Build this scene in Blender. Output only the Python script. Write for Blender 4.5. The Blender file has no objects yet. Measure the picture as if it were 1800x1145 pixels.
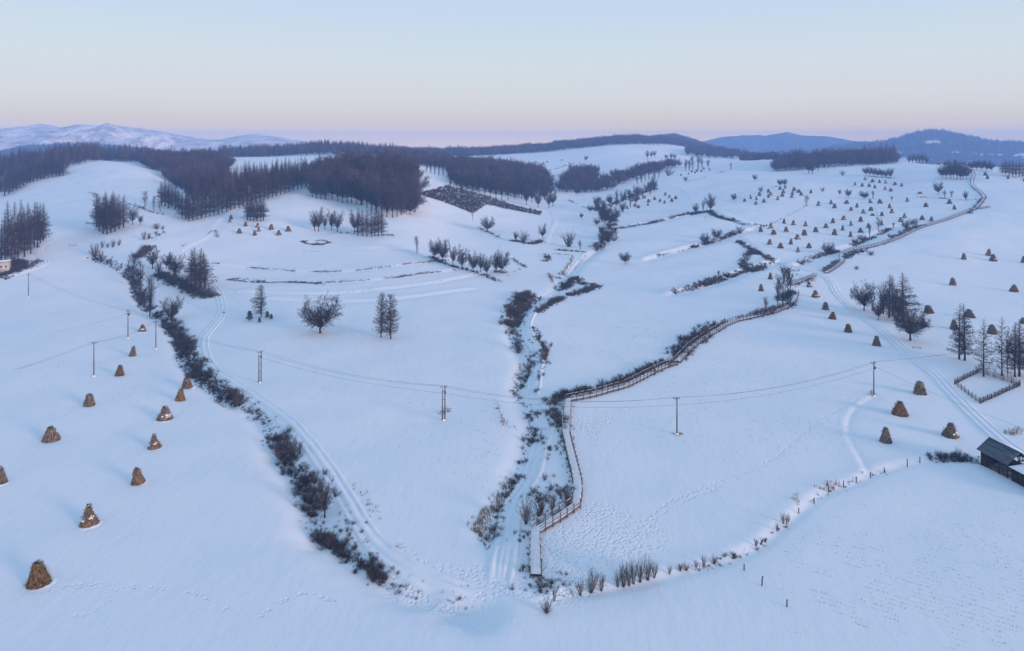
import bpy, math, random
import numpy as np
from mathutils import Vector

S = bpy.context.scene
COL = S.collection
# ------------------------------------------------------------------ camera
F, CU, HOR, CAMZ = 1285.0, 900.0, 262.0, 60.0     # focal length and horizon in photo pixels (1800 x 1145)
cam_data = bpy.data.cameras.new('camera')
cam = bpy.data.objects.new('camera', cam_data)
COL.objects.link(cam)
cam.location = (0, 0, CAMZ)
cam.rotation_euler = (math.radians(90), 0, 0)
cam_data.sensor_width = 36.0
cam_data.lens = 36.0 * F / 1800.0
cam_data.shift_y = -(572.5 - HOR) / 1800.0
cam_data.clip_start = 0.5
cam_data.clip_end = 40000
S.camera = cam
# ------------------------------------------------------------------ world, sun, exposure
SUN_AZ, SUN_EL = math.radians(128), math.radians(8)   # azimuth clockwise from the view direction
SUN = Vector((math.sin(SUN_AZ) * math.cos(SUN_EL), math.cos(SUN_AZ) * math.cos(SUN_EL), math.sin(SUN_EL)))
W = bpy.data.worlds.new('World'); S.world = W; W.use_nodes = True
nt = W.node_tree; nt.nodes.clear()
def N(t, kind, **kw):
    n = t.nodes.new(kind)
    for k, v in kw.items(): setattr(n, k, v)
    return n
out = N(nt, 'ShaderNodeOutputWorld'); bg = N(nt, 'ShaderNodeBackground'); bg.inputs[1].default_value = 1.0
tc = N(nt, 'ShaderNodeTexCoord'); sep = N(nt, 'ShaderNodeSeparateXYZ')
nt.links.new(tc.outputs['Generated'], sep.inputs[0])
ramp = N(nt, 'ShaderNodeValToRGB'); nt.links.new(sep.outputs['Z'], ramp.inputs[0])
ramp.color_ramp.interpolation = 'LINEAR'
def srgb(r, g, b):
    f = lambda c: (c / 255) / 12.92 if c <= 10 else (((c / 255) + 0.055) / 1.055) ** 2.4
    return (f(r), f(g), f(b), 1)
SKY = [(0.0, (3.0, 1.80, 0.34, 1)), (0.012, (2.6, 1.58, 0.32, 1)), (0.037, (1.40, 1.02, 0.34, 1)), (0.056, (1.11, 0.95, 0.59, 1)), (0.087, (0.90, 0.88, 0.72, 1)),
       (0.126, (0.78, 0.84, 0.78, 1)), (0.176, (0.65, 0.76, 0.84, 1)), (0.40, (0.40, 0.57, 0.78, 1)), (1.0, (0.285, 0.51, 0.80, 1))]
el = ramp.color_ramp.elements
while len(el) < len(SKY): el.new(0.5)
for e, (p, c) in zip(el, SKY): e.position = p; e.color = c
# warm dawn glow low around the sun
dot = N(nt, 'ShaderNodeVectorMath', operation='DOT_PRODUCT'); nt.links.new(tc.outputs['Generated'], dot.inputs[0])
dot.inputs[1].default_value = SUN
mr = N(nt, 'ShaderNodeMapRange'); mr.inputs[1].default_value = 0.55; mr.inputs[2].default_value = 1.0
mr.interpolation_type = 'SMOOTHSTEP'
nt.links.new(dot.outputs['Value'], mr.inputs[0])
glow = N(nt, 'ShaderNodeMix', data_type='RGBA', blend_type='ADD'); nt.links.new(mr.outputs[0], glow.inputs[0])
nt.links.new(ramp.outputs[0], glow.inputs[6]); glow.inputs[7].default_value = (0.45, 0.22, 0.16, 1)
# a touch of physical sky on top for its natural azimuth variation
sky = N(nt, 'ShaderNodeTexSky', sky_type='NISHITA', sun_disc=False, sun_elevation=SUN_EL, sun_rotation=SUN_AZ)
skm = N(nt, 'ShaderNodeMix', data_type='RGBA', blend_type='ADD'); skm.inputs[0].default_value = 0.01
nt.links.new(glow.outputs[2], skm.inputs[6]); nt.links.new(sky.outputs[0], skm.inputs[7])
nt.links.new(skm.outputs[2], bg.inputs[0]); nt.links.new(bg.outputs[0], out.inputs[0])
sl = bpy.data.lights.new('sun', 'SUN'); sl.energy = 4.2; sl.angle = math.radians(14); sl.color = (1.0, 0.68, 0.56)
so = bpy.data.objects.new('sun', sl); COL.objects.link(so); so.location = (200, -300, 200)
so.rotation_euler = (-SUN).to_track_quat('-Z', 'Y').to_euler()
S.view_settings.view_transform = 'Standard'; S.view_settings.look = 'None'
S.view_settings.exposure = -0.04; S.view_settings.gamma = 1.0
cy = S.cycles
cy.max_bounces = 4; cy.diffuse_bounces = 2; cy.glossy_bounces = 1; cy.volume_bounces = 1; cy.transmission_bounces = 2
cy.use_denoising = True
# ------------------------------------------------------------------ helpers
R = np.random.RandomState(7)
def mat(name, build):
    m = bpy.data.materials.new(name); m.use_nodes = True
    t = m.node_tree; b = t.nodes['Principled BSDF']; b.inputs['Roughness'].default_value = 0.9
    b.inputs['Specular IOR Level'].default_value = 0.1
    build(t, b); return m
def noise_col(t, b, c0, c1, scale, detail=4, lo=0.35, hi=0.65, coord='Object', stretch=None, rnd=0.0):
    """base colour between two real colours by a noise in the thing's own coordinates"""
    c = N(t, 'ShaderNodeTexCoord'); n = N(t, 'ShaderNodeTexNoise'); n.inputs['Scale'].default_value = scale; n.inputs['Detail'].default_value = detail
    src = c.outputs[coord]
    if stretch:
        mp = N(t, 'ShaderNodeMapping'); mp.inputs['Scale'].default_value = stretch; t.links.new(src, mp.inputs[0]); src = mp.outputs[0]
    t.links.new(src, n.inputs['Vector'])
    r = N(t, 'ShaderNodeValToRGB'); r.color_ramp.elements[0].position = lo; r.color_ramp.elements[1].position = hi
    r.color_ramp.elements[0].color = (*c0, 1); r.color_ramp.elements[1].color = (*c1, 1)
    t.links.new(n.outputs[0], r.inputs[0]); last = r.outputs[0]
    if rnd:
        oi = N(t, 'ShaderNodeObjectInfo'); hv = N(t, 'ShaderNodeHueSaturation'); m2 = N(t, 'ShaderNodeMapRange')
        m2.inputs[3].default_value = 1 - rnd; m2.inputs[4].default_value = 1 + rnd
        t.links.new(oi.outputs['Random'], m2.inputs[0]); t.links.new(m2.outputs[0], hv.inputs['Value']); fr = N(t, 'ShaderNodeMath', operation='PINGPONG'); fr.inputs[1].default_value = 0.13; t.links.new(oi.outputs['Random'], fr.inputs[0]); m4 = N(t, 'ShaderNodeMapRange'); m4.inputs[2].default_value = 0.13; m4.inputs[3].default_value = 0.5; m4.inputs[4].default_value = 1.0 + 1.2 * rnd; t.links.new(fr.outputs[0], m4.inputs[0]); t.links.new(m4.outputs[0], hv.inputs['Saturation']); t.links.new(last, hv.inputs['Color'])
        last = hv.outputs[0]
    t.links.new(last, b.inputs['Base Color'])
    return n
def mesh_obj(name, V, Fs, m, parent=None, loops=None, smooth=False):
    """V: (n,3) array; Fs: int array (k,3|4) or list of arrays"""
    me = mesh_data(name, V, Fs, m, smooth)
    o = bpy.data.objects.new(name, me); COL.objects.link(o)
    if parent: o.parent = parent
    return o
def mesh_data(name, V, Fs, m, smooth=False):
    me = bpy.data.meshes.new(name)
    if not isinstance(Fs, (list, tuple)): Fs = [Fs]
    Fs = [np.asarray(f, dtype=np.int32) for f in Fs if len(f)]
    V = np.asarray(V, dtype=np.float32)
    me.vertices.add(len(V)); me.vertices.foreach_set('co', V.ravel())
    nl = sum(f.size for f in Fs); npol = sum(len(f) for f in Fs)
    me.loops.add(nl); me.polygons.add(npol)
    me.loops.foreach_set('vertex_index', np.concatenate([f.ravel() for f in Fs]))
    tot = np.concatenate([np.full(len(f), f.shape[1], dtype=np.int32) for f in Fs])
    me.polygons.foreach_set('loop_start', np.concatenate([[0], np.cumsum(tot)[:-1]]).astype(np.int32))
    me.polygons.foreach_set('loop_total', tot)
    if smooth: me.polygons.foreach_set('use_smooth', np.ones(npol, dtype=bool))
    me.update(calc_edges=True); me.validate()
    if m: me.materials.append(m)
    return me
class MB:
    """collects shapes into ONE mesh"""
    def __init__(s): s.V = []; s.T = []; s.Q = []; s.n = 0
    def add(s, V, T=None, Q=None):
        V = np.asarray(V, float).reshape(-1, 3)
        if T is not None and len(T): s.T.append(np.asarray(T, int) + s.n)
        if Q is not None and len(Q): s.Q.append(np.asarray(Q, int) + s.n)
        s.V.append(V); s.n += len(V); return s
    def segs(s, P0, P1, R0, R1, k=3):
        """many tapered k-sided sticks at once"""
        P0 = np.asarray(P0, float).reshape(-1, 3); P1 = np.asarray(P1, float).reshape(-1, 3)
        n = len(P0)
        if not n: return s
        R0 = np.broadcast_to(np.asarray(R0, float), (n,)); R1 = np.broadcast_to(np.asarray(R1, float), (n,))
        d = P1 - P0; d = d / (np.linalg.norm(d, axis=1, keepdims=True) + 1e-9)
        a = np.where(np.abs(d[:, 2:3]) > 0.9, np.array([[1., 0, 0]]), np.array([[0, 0, 1.]]))
        x = np.cross(d, a); x /= np.linalg.norm(x, axis=1, keepdims=True) + 1e-9
        y = np.cross(d, x)
        an = np.arange(k) * 2 * math.pi / k
        ring = x[:, None, :] * np.cos(an)[None, :, None] + y[:, None, :] * np.sin(an)[None, :, None]
        A = P0[:, None, :] + ring * R0[:, None, None]; B = P1[:, None, :] + ring * R1[:, None, None]
        V = np.concatenate([A, B], 1).reshape(-1, 3)
        base = np.arange(n)[:, None] * 2 * k; j = np.arange(k); j2 = (j + 1) % k
        Q = np.stack([base + j, base + j2, base + k + j2, base + k + j], -1).reshape(-1, 4)
        return s.add(V, Q=Q[:, ::-1])
    def box(s, c, size, rz=0.0, ax=None):
        """box by centre and size; ax: 3x3 axes (rows) instead of rz"""
        h = np.array(size, float) / 2
        p = np.array([[x, y, z] for x in (-1, 1) for y in (-1, 1) for z in (-1, 1)], float) * h
        if ax is None:
            c_, s_ = math.cos(rz), math.sin(rz); ax = np.array([[c_, s_, 0], [-s_, c_, 0], [0, 0, 1]])
        return s.add(p @ np.asarray(ax) + np.asarray(c, float), Q=[[0, 1, 3, 2], [4, 6, 7, 5], [0, 4, 5, 1], [2, 3, 7, 6], [0, 2, 6, 4], [1, 5, 7, 3]])
    def beam(s, a, b, w, h):
        a = np.array(a, float); b = np.array(b, float); d = b - a; L = np.linalg.norm(d); d /= L
        up = np.array([0, 0, 1.]) if abs(d[2]) < 0.95 else np.array([0, 1., 0])
        y = np.cross(up, d); y /= np.linalg.norm(y); z = np.cross(d, y)
        return s.box((a + b) / 2, (L, w, h), ax=np.array([d, y, z]))
    def data(s, name, m, smooth=False):
        return mesh_data(name, np.concatenate(s.V), ([np.concatenate(s.T)] if s.T else []) + ([np.concatenate(s.Q)] if s.Q else []), m, smooth)
    def build(s, name, m, parent=None, smooth=False):
        o = bpy.data.objects.new(name, s.data(name, m, smooth)); COL.objects.link(o)
        if parent: o.parent = parent
        return o
def tag(o, label=None, cat=None, group=None, kind=None):
    if label: o['label'] = label
    if cat: o['category'] = cat
    if group: o['group'] = group
    if kind: o['kind'] = kind
    return o
def empty(name, loc, label, cat, group=None, rz=0.0, scale=1.0):
    o = bpy.data.objects.new(name, None); COL.objects.link(o)
    o.location = loc; o.rotation_euler = (0, 0, rz)
    o.scale = scale if hasattr(scale, '__len__') else (scale,) * 3
    o.empty_display_size = 0.5
    return tag(o, label, cat, group)
def part(name, data, parent):
    o = bpy.data.objects.new(name, data); COL.objects.link(o); o.parent = parent; return o
ORD = ('first second third fourth fifth sixth seventh eighth ninth tenth eleventh twelfth thirteenth fourteenth fifteenth sixteenth '
       'seventeenth eighteenth nineteenth twentieth').split()
for _t in ('twenty', 'thirty', 'forty', 'fifty', 'sixty'):
    ORD += [_t + '-' + w for w in ORD[:9]] + [{'twenty': 'thirtieth', 'thirty': 'fortieth', 'forty': 'fiftieth', 'fifty': 'sixtieth', 'sixty': 'seventieth'}[_t]]
def hash2(ix, iy, seed):
    h = (ix * 374761393 + iy * 668265263 + seed * 1442695041) & 0x7fffffff
    h = ((h ^ (h >> 13)) * 1274126177) & 0x7fffffff
    return ((h ^ (h >> 16)) & 0xffff) / 65535.0
def vnoise(x, y, seed=0):
    ix = np.floor(x).astype(np.int64); iy = np.floor(y).astype(np.int64); fx = x - ix; fy = y - iy
    fx = fx * fx * fx * (fx * (fx * 6 - 15) + 10); fy = fy * fy * fy * (fy * (fy * 6 - 15) + 10)
    a = hash2(ix, iy, seed); b = hash2(ix + 1, iy, seed); c = hash2(ix, iy + 1, seed); d = hash2(ix + 1, iy + 1, seed)
    return (a + (b - a) * fx) * (1 - fy) + (c + (d - c) * fx) * fy - 0.5
def fbm(x, y, oct=4, seed=0):
    s = 0; a = 1.0
    for k in range(oct):
        s = s + a * vnoise(x * 2 ** k, y * 2 ** k, seed + k * 17); a *= 0.5
    return s
# ------------------------------------------------------------------ terrain
# control points: (u, v, depth) read off the photograph, (u, depth, height) where the ground is hidden
CP_V = [
 # near fields, all close to the valley floor
 *[(u, v, None) for u in (-1100, -600, -250, 100, 450, 900, 1350, 1700, 2050, 2400, 2900) for v in (1400, 1078, 850, 700)],
 *[(u, 600, None) for u in (100, 450, 600, 900, 1200, 1500)], *[(u, 540, None) for u in (450, 700, 1000, 1250)],
 # left field and hill
 (0, 500, 318), (0, 450, 362), (75, 425, 390), (120, 430, 400), (160, 470, 350), (250, 583, 250), (150, 400, 440), (205, 405, 415), (260, 395, 440),
 (100, 340, 610), (0, 347, 640), (39, 325, 660), (113, 309, 700), (160, 286, 760), (205, 289, 740), (250, 296, 700), (295, 322, 610), (320, 350, 540),
 (200, 340, 570), (240, 365, 500), (315, 385, 470), (-250, 350, 620), (-250, 450, 380), (-600, 450, 380), (-600, 350, 620),
 # middle hill
 (370, 410, 430), (430, 351, 520), (500, 335, 545), (545, 325, 565), (440, 389, 450), (560, 406, 440), (590, 370, 500), (650, 414, 425), (700, 383, 475),
 (735, 345, 560), (560, 480, 345), (700, 470, 350), (450, 480, 348), (350, 500, 325), (800, 480, 345), (760, 300, 760), (730, 297, 740),
 (800, 330, 640), (850, 350, 610), (870, 400, 510), (950, 378, 570), (860, 440, 430), (930, 430, 450), (780, 400, 500),
 # valley and the far middle
 (1000, 430, 455), (970, 400, 520), (1020, 350, 720), (990, 335, 830), (900, 350, 690), (820, 335, 680), (1060, 440, 430), (1070, 390, 540),
 (1080, 263, 1420), (960, 288, 1230), (1100, 286, 1150), (1020, 285, 1230), (880, 291, 1180), (1180, 281, 1230), (1000, 305, 1080), (1180, 300, 960),
 # right slopes
 (1160, 352, 700), (1100, 372, 610), (1210, 305, 920), (1250, 284, 1150), (1360, 281, 1150), (1300, 283, 1150), (1300, 320, 780), (1300, 372, 560),
 (1250, 400, 490), (1200, 442, 425), (1120, 430, 445), (1400, 441, 420), (1400, 395, 500), (1350, 345, 640), (1500, 350, 615), (1450, 400, 490), (1550, 315, 740), (1600, 290, 860),
 (1450, 298, 850), (1380, 300, 900), (1650, 290, 800), (1700, 300, 720), (1650, 345, 590), (1725, 350, 565), (1725, 303, 690), (1800, 313, 650), (1800, 380, 490), (1740, 450, 402),
 (1700, 415, 440), (1800, 460, 390), (1600, 460, 388), (1500, 470, 375), (1600, 380, 510), (1350, 500, 322), (1700, 560, 262),
 (-1100, 350, 620), (-1100, 450, 380), (2900, 400, 460), (2900, 330, 640), (2050, 315, 650), (2050, 400, 460), (2400, 400, 460), (2400, 330, 640), (2050, 500, 330), (2400, 500, 330),
]
CP_Z = [
 (0, 720, 26), (60, 800, 42), (115, 800, 48), (140, 850, 47), (0, 950, 34), (-300, 900, 36), (-600, 900, 36), (-1100, 900, 36), (2900, 900, 40), (2900, 1500, 20), (-1100, 1600, 38), (-1100, 2400, 12), (2900, 2400, 4),
 (210, 900, 44), (210, 1100, 45), (250, 820, 40), (300, 700, 26), (330, 640, 18), (320, 900, 44), (390, 800, 34), (350, 1050, 46),
 (430, 620, 29), (520, 640, 33), (450, 740, 28), (480, 860, 38), (480, 950, 46), (480, 1080, 47.5), (600, 1050, 46), (500, 1250, 47), (590, 1260, 60), (660, 1250, 50),
 (600, 620, 36), (670, 640, 42), (620, 760, 38), (700, 720, 41), (740, 900, 43), (700, 1000, 44), (740, 1200, 44),
 (900, 820, 24), (900, 960, 31), (840, 900, 32), (960, 900, 24), (810, 1100, 38), (880, 1300, 40),
 (1010, 900, 18), (1035, 1000, 26), (1080, 900, 22), (1150, 1050, 33),
 (820, 1600, 46), (950, 1620, 54), (1090, 1680, 73), (1180, 1900, 76), (1150, 1500, 58), (1000, 1500, 55),
 (1260, 1350, 34), (1260, 1520, 57), (1225, 1500, 47), (1320, 1550, 38), (1360, 1400, 40), (1300, 1900, 22),
 (1400, 1000, 43), (1500, 1000, 42), (1560, 950, 43), (1460, 1250, 40), (1600, 1150, 36), (1720, 900, 36), (1820, 900, 36), (1720, 1200, 20), (1600, 1500, 15), (1800, 1500, 10), (1450, 1700, 20),
 (2050, 900, 40), (2400, 900, 40), (2400, 1500, 20),
 *[(u, 2400, 12) for u in (-600, 100, 700)], *[(u, 2400, 4) for u in (1300, 1800, 2400)], (-300, 1600, 40), (300, 1600, 42), (700, 1800, 40),
]
def cp_arr():
    rows = []
    for u, v, Z in CP_V:
        z = 0.0 if Z is None else None
        if Z is None: Z = CAMZ * F / (v - HOR)
        else: z = CAMZ - (v - HOR) * Z / F
        rows.append((u, Z, z))
    rows += CP_Z
    return np.array(rows, float)
CP = cp_arr()
def feat(u, Z): return np.stack([np.asarray(u) / 170.0, np.log(np.asarray(Z)) * 4.2], -1)
def tps_k(d2): return 0.5 * d2 * np.log(d2 + 1e-9)
_P = feat(CP[:, 0], CP[:, 1]); _n = len(_P)
_K = tps_k(((_P[:, None] - _P[None]) ** 2).sum(-1)) + np.eye(_n) * 0.12
_A = np.zeros((_n + 3, _n + 3)); _A[:_n, :_n] = _K; _A[:_n, _n] = 1; _A[:_n, _n + 1:] = _P; _A[_n, :_n] = 1; _A[_n + 1:, :_n] = _P.T
_wt = np.linalg.solve(_A, np.concatenate([CP[:, 2], [0, 0, 0]]))
def tps(u, Z):
    q = feat(u, Z); sh = q.shape[:-1]; q = q.reshape(-1, 2); r = np.empty(len(q))
    for i in range(0, len(q), 20000):
        b = q[i:i + 20000]; d2 = ((b[:, None] - _P[None]) ** 2).sum(-1)
        r[i:i + 20000] = tps_k(d2) @ _wt[:_n] + _wt[_n] + b @ _wt[_n + 1:]
    return r.reshape(sh)
NU, NY = 1220, 860
UG = np.linspace(-1100, 2900, NU); LY = np.linspace(math.log(48), math.log(2600), NY); YG = np.exp(LY)
# evaluate the smooth surface on a coarser lattice, then cubic-interpolate to the fine one
def cubic_up(A, n, axis):
    A = np.moveaxis(A, axis, 0); m = A.shape[0]; t = np.linspace(0, m - 1, n); i = np.clip(np.floor(t).astype(int), 0, m - 2); f = (t - i)[:, None]
    g = lambda k: A[np.clip(i + k, 0, m - 1)]
    p0, p1, p2, p3 = g(-1), g(0), g(1), g(2)
    r = p1 + 0.5 * f * (p2 - p0 + f * (2 * p0 - 5 * p1 + 4 * p2 - p3 + f * (3 * (p1 - p2) + p3 - p0)))
    return np.moveaxis(r, 0, axis)
_uc = np.linspace(UG[0], UG[-1], 234); _yc = np.exp(np.linspace(LY[0], LY[-1], 190))
_zc = tps(*np.meshgrid(_uc, _yc, indexing='ij'))
ZG = cubic_up(cubic_up(_zc, NU, 0), NY, 1)
UU, YY = np.meshgrid(UG, YG, indexing='ij'); XX = (UU - CU) / F * YY
amp = np.clip(YY / 300, 0.45, 2.2)
ZG += amp * (0.55 * fbm(XX / 60, YY / 60, 3, 3) + 0.17 * fbm(XX / 9 + YY / 30, YY / 14, 3, 9) + 0.16 * fbm(XX / 26 - YY / 40, YY / 60, 2, 13)) * np.clip((YY - 60) / 60, 0.3, 1)
def zat(X, Y):
    """height of the ground, bilinear on the terrain grid"""
    X = np.asarray(X, float); Y = np.asarray(Y, float)
    iu = np.clip((X / Y * F + CU - UG[0]) / (UG[1] - UG[0]), 0, NU - 1.001); iy = np.clip((np.log(Y) - LY[0]) / (LY[1] - LY[0]), 0, NY - 1.001)
    a = iu.astype(int); b = iy.astype(int); fu = iu - a; fy = iy - b
    return (ZG[a, b] * (1 - fu) + ZG[a + 1, b] * fu) * (1 - fy) + (ZG[a, b + 1] * (1 - fu) + ZG[a + 1, b + 1] * fu) * fy
_YS = np.exp(np.linspace(LY[0], LY[-1], 5000))
def at(u, v):
    """the point of the ground that the photograph shows at pixel (u, v)"""
    X = (u - CU) / F * _YS; z = zat(X, _YS); vp = HOR - F * (z - CAMZ) / _YS
    k = np.nonzero(vp <= v)[0]
    i = k[0] if len(k) else int(np.argmin(vp[_YS < 1500]))
    if len(k) and i > 0:
        t = (vp[i - 1] - v) / max(vp[i - 1] - vp[i], 1e-6); Y = _YS[i - 1] + (_YS[i] - _YS[i - 1]) * min(max(t, 0), 1)
    else: Y = _YS[i]
    X = (u - CU) / F * Y
    return np.array([X, Y, float(zat(X, Y))])
def line(pts, step=None):
    P = np.array([at(u, v) for u, v in pts])
    return resample(P, step) if step else P
def resample(P, step, smooth=True):
    """polyline in plan, resampled evenly (Catmull-Rom through the points), dropped on the ground"""
    Q = []
    n = len(P)
    for i in range(n - 1):
        p0, p1, p2, p3 = P[max(i - 1, 0)], P[i], P[i + 1], P[min(i + 2, n - 1)]
        m = max(2, int(np.linalg.norm(p2[:2] - p1[:2]) / step * 3))
        for t in np.linspace(0, 1, m, endpoint=False):
            if smooth: Q.append(0.5 * (2 * p1 + t * (p2 - p0) + t * t * (2 * p0 - 5 * p1 + 4 * p2 - p3) + t ** 3 * (3 * p1 - 3 * p2 + p3 - p0)))
            else: Q.append(p1 + t * (p2 - p1))
    Q.append(P[-1]); Q = np.array(Q)
    s = np.concatenate([[0], np.cumsum(np.linalg.norm(np.diff(Q[:, :2], axis=0), axis=1))])
    k = max(2, int(round(s[-1] / step)) + 1); ss = np.linspace(0, s[-1], k)
    X = np.interp(ss, s, Q[:, 0]); Y = np.interp(ss, s, Q[:, 1])
    return np.stack([X, Y, zat(X, Y)], -1)
def dist_line(P, reach):
    """signed distance of every grid vertex to a polyline (inf beyond reach); positive on the far side"""
    D = np.full(ZG.shape, np.inf); Sg = np.zeros(ZG.shape)
    m = (XX > P[:, 0].min() - reach) & (XX < P[:, 0].max() + reach) & (YY > P[:, 1].min() - reach) & (YY < P[:, 1].max() + reach)
    x = XX[m]; y = YY[m]; d = np.full(x.shape, 1e9); sg = np.zeros(x.shape)
    for a, b in zip(P[:-1], P[1:]):
        e = b[:2] - a[:2]; L2 = e @ e + 1e-9; t = np.clip(((x - a[0]) * e[0] + (y - a[1]) * e[1]) / L2, 0, 1)
        dx = x - a[0] - t * e[0]; dy = y - a[1] - t * e[1]; dd = np.hypot(dx, dy); k = dd < d
        d = np.where(k, dd, d); sg = np.where(k, np.sign(e[0] * dy - e[1] * dx), sg)
    D[m] = d; Sg[m] = sg
    return D, Sg
# ditches and field banks: (polyline in the photo, depth of the ditch, half width, height of the bank step)
DITCH_W = [(165, 452), (190, 462), (215, 472), (240, 500), (262, 545), (300, 573), (318, 600), (322, 625), (345, 655), (385, 688), (425, 712), (470, 745), (495, 800), (525, 850), (552, 900), (560, 940), (600, 970), (670, 1018), (740, 1042), (830, 1072)]
DITCH_C = [(1050, 440), (1010, 470), (970, 520), (920, 545), (905, 590), (925, 640), (915, 690), (940, 745), (925, 800), (890, 880), (870, 940)]
BANK_A = [(1185, 515), (1250, 497), (1300, 478), (1330, 470), (1360, 460)]
BANK_B = [(1140, 455), (1200, 438), (1250, 425), (1300, 408), (1330, 400)]
BANK_C = [(1090, 400), (1140, 392), (1200, 380), (1245, 372), (1290, 388), (1330, 402)]
BANK_D = [(1400, 465), (1450, 447), (1500, 430), (1540, 410), (1570, 398)]
BANK_E = [(1000, 1045), (1100, 1030), (1180, 1010), (1260, 990), (1330, 962), (1380, 922), (1430, 880), (1460, 862), (1500, 850), (1530, 835), (1600, 815), (1690, 806)]
BANK_F = [(1535, 697), (1500, 722), (1490, 750), (1495, 775), (1515, 810), (1525, 832)]
BANK_G = [(700, 300), (735, 342)]
TERR = [[(370, 462), (450, 472), (550, 478), (640, 474), (740, 462), (790, 457)], [(375, 488), (450, 494), (540, 498), (640, 493), (720, 485), (800, 474)],
        [(420, 512), (540, 516), (650, 510), (760, 497), (850, 480)], [(560, 430), (640, 436), (720, 436)], [(480, 525), (600, 530), (720, 522), (830, 508)]]
_rel = [(DITCH_W, 1.9, 3.2, 0), (DITCH_C, 1.2, 3.0, 0), (BANK_A, 0.5, 2.0, 0.7), (BANK_B, 0.5, 2.0, 0.6), (BANK_C, 0.5, 2.0, 0.5), (BANK_D, 0.6, 2.0, 0.4), (BANK_E, 0.30, 1.2, 0.12), (BANK_F, 0.16, 0.6, -0.07)]
_rel += [(t, 0, 1.1, 0.32) for t in TERR]
_lines = [(line(p), a, w, h) for p, a, w, h in _rel]
for P, a, w, h in _lines:
    D, sg = dist_line(resample(P, 3.0), w * 5)
    g = np.exp(-(D / w) ** 2)
    ZG += -a * g * (1 + 0.35 * vnoise(XX / 4, YY / 4, 5)) + h * np.where(np.isfinite(D), sg * np.minimum(D, 1e3) / w * np.exp(-0.5 * (D / (1.6 * w)) ** 2), 0)
# trodden snow: a mask of where people have walked, used by the snow's bump only
TREAD = np.zeros(ZG.shape)
for pts, w in [([(965, 985), (1000, 960), (1040, 930), (1060, 910)], 5.0), ([(985, 990), (1050, 965), (1110, 935)], 5.5), ([(1060, 985), (1130, 955)], 3.5),
               ([(1110, 930), (1150, 900), (1200, 872), (1290, 838), (1370, 800), (1440, 740), (1535, 690)], 0.55), ([(1130, 925), (1180, 890), (1250, 862), (1300, 838)], 0.5),
               ([(740, 1030), (800, 1035), (860, 1020)], 4.5), ([(960, 1030), (1010, 1020)], 4.0), ([(130, 1085), (185, 1062), (208, 1030), (238, 1033), (330, 1040), (400, 1072)], 0.4),
               ([(455, 1085), (500, 1055), (535, 1042), (600, 1062)], 0.4), ([(1015, 748), (1060, 736)], 3.0), ([(1030, 760), (1050, 735)], 2.5), ([(1040, 905), (1045, 885), (1055, 905)], 0.6),
               ([(60, 1042), (130, 1030), (210, 1030)], 0.5), ([(700, 960), (735, 990), (730, 1010)], 1.0), ([(165, 640), (215, 625), (240, 612)], 1.5), ([(1085, 655), (1110, 640)], 3.0)]:
    D, _ = dist_line(resample(line(pts), 2.0), w * 3)
    TREAD = np.maximum(TREAD, np.exp(-(D / w) ** 4))
snow_wall = None
def snow_mat(t, b):
    c = N(t, 'ShaderNodeTexCoord')
    at_ = N(t, 'ShaderNodeAttribute', attribute_name='trodden')
    n1 = N(t, 'ShaderNodeTexNoise'); n1.inputs['Scale'].default_value = 0.05; n1.inputs['Detail'].default_value = 6
    n2 = N(t, 'ShaderNodeTexNoise'); n2.inputs['Scale'].default_value = 0.55; n2.inputs['Detail'].default_value = 5; n2.inputs['Roughness'].default_value = 0.6
    mp = N(t, 'ShaderNodeMapping'); mp.inputs['Scale'].default_value = (1.0, 0.35, 1.0); mp.inputs['Rotation'].default_value = (0, 0, math.radians(-35))
    t.links.new(c.outputs['Object'], mp.inputs[0]); t.links.new(mp.outputs[0], n2.inputs['Vector']); t.links.new(c.outputs['Object'], n1.inputs['Vector'])
    vo = N(t, 'ShaderNodeTexVoronoi', feature='SMOOTH_F1'); vo.inputs['Scale'].default_value = 1.55; t.links.new(c.outputs['Object'], vo.inputs['Vector'])
    vo.inputs['Smoothness'].default_value = 0.4
    rg = N(t, 'ShaderNodeMapRange'); rg.inputs[1].default_value = 0.1; rg.inputs[2].default_value = 0.5; t.links.new(vo.outputs['Distance'], rg.inputs[0])
    sb = N(t, 'ShaderNodeMath', operation='SUBTRACT'); t.links.new(rg.outputs[0], sb.inputs[0]); sb.inputs[1].default_value = 1.0
    m1 = N(t, 'ShaderNodeMath', operation='MULTIPLY'); t.links.new(sb.outputs[0], m1.inputs[0]); t.links.new(at_.outputs['Fac'], m1.inputs[1])
    m2 = N(t, 'ShaderNodeMath', operation='MULTIPLY_ADD'); t.links.new(m1.outputs[0], m2.inputs[0]); m2.inputs[1].default_value = 0.21
    m3 = N(t, 'ShaderNodeMath', operation='MULTIPLY'); t.links.new(n2.outputs[0], m3.inputs[0]); m3.inputs[1].default_value = 0.11
    t.links.new(m3.outputs[0], m2.inputs[2])
    bp = N(t, 'ShaderNodeBump'); bp.inputs['Strength'].default_value = 0.8; bp.inputs['Distance'].default_value = 1.0
    t.links.new(m2.outputs[0], bp.inputs['Height']); t.links.new(bp.outputs[0], b.inputs['Normal'])
    r = N(t, 'ShaderNodeValToRGB'); r.color_ramp.elements[0].position = 0.3; r.color_ramp.elements[1].position = 0.7
    r.color_ramp.elements[0].color = (0.80, 0.83, 0.87, 1); r.color_ramp.elements[1].color = (0.87, 0.87, 0.88, 1)
    t.links.new(n1.outputs[0], r.inputs[0]); t.links.new(r.outputs[0], b.inputs['Base Color'])
    b.inputs['Roughness'].default_value = 0.7
M_SNOW = mat('snow', snow_mat)
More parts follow.
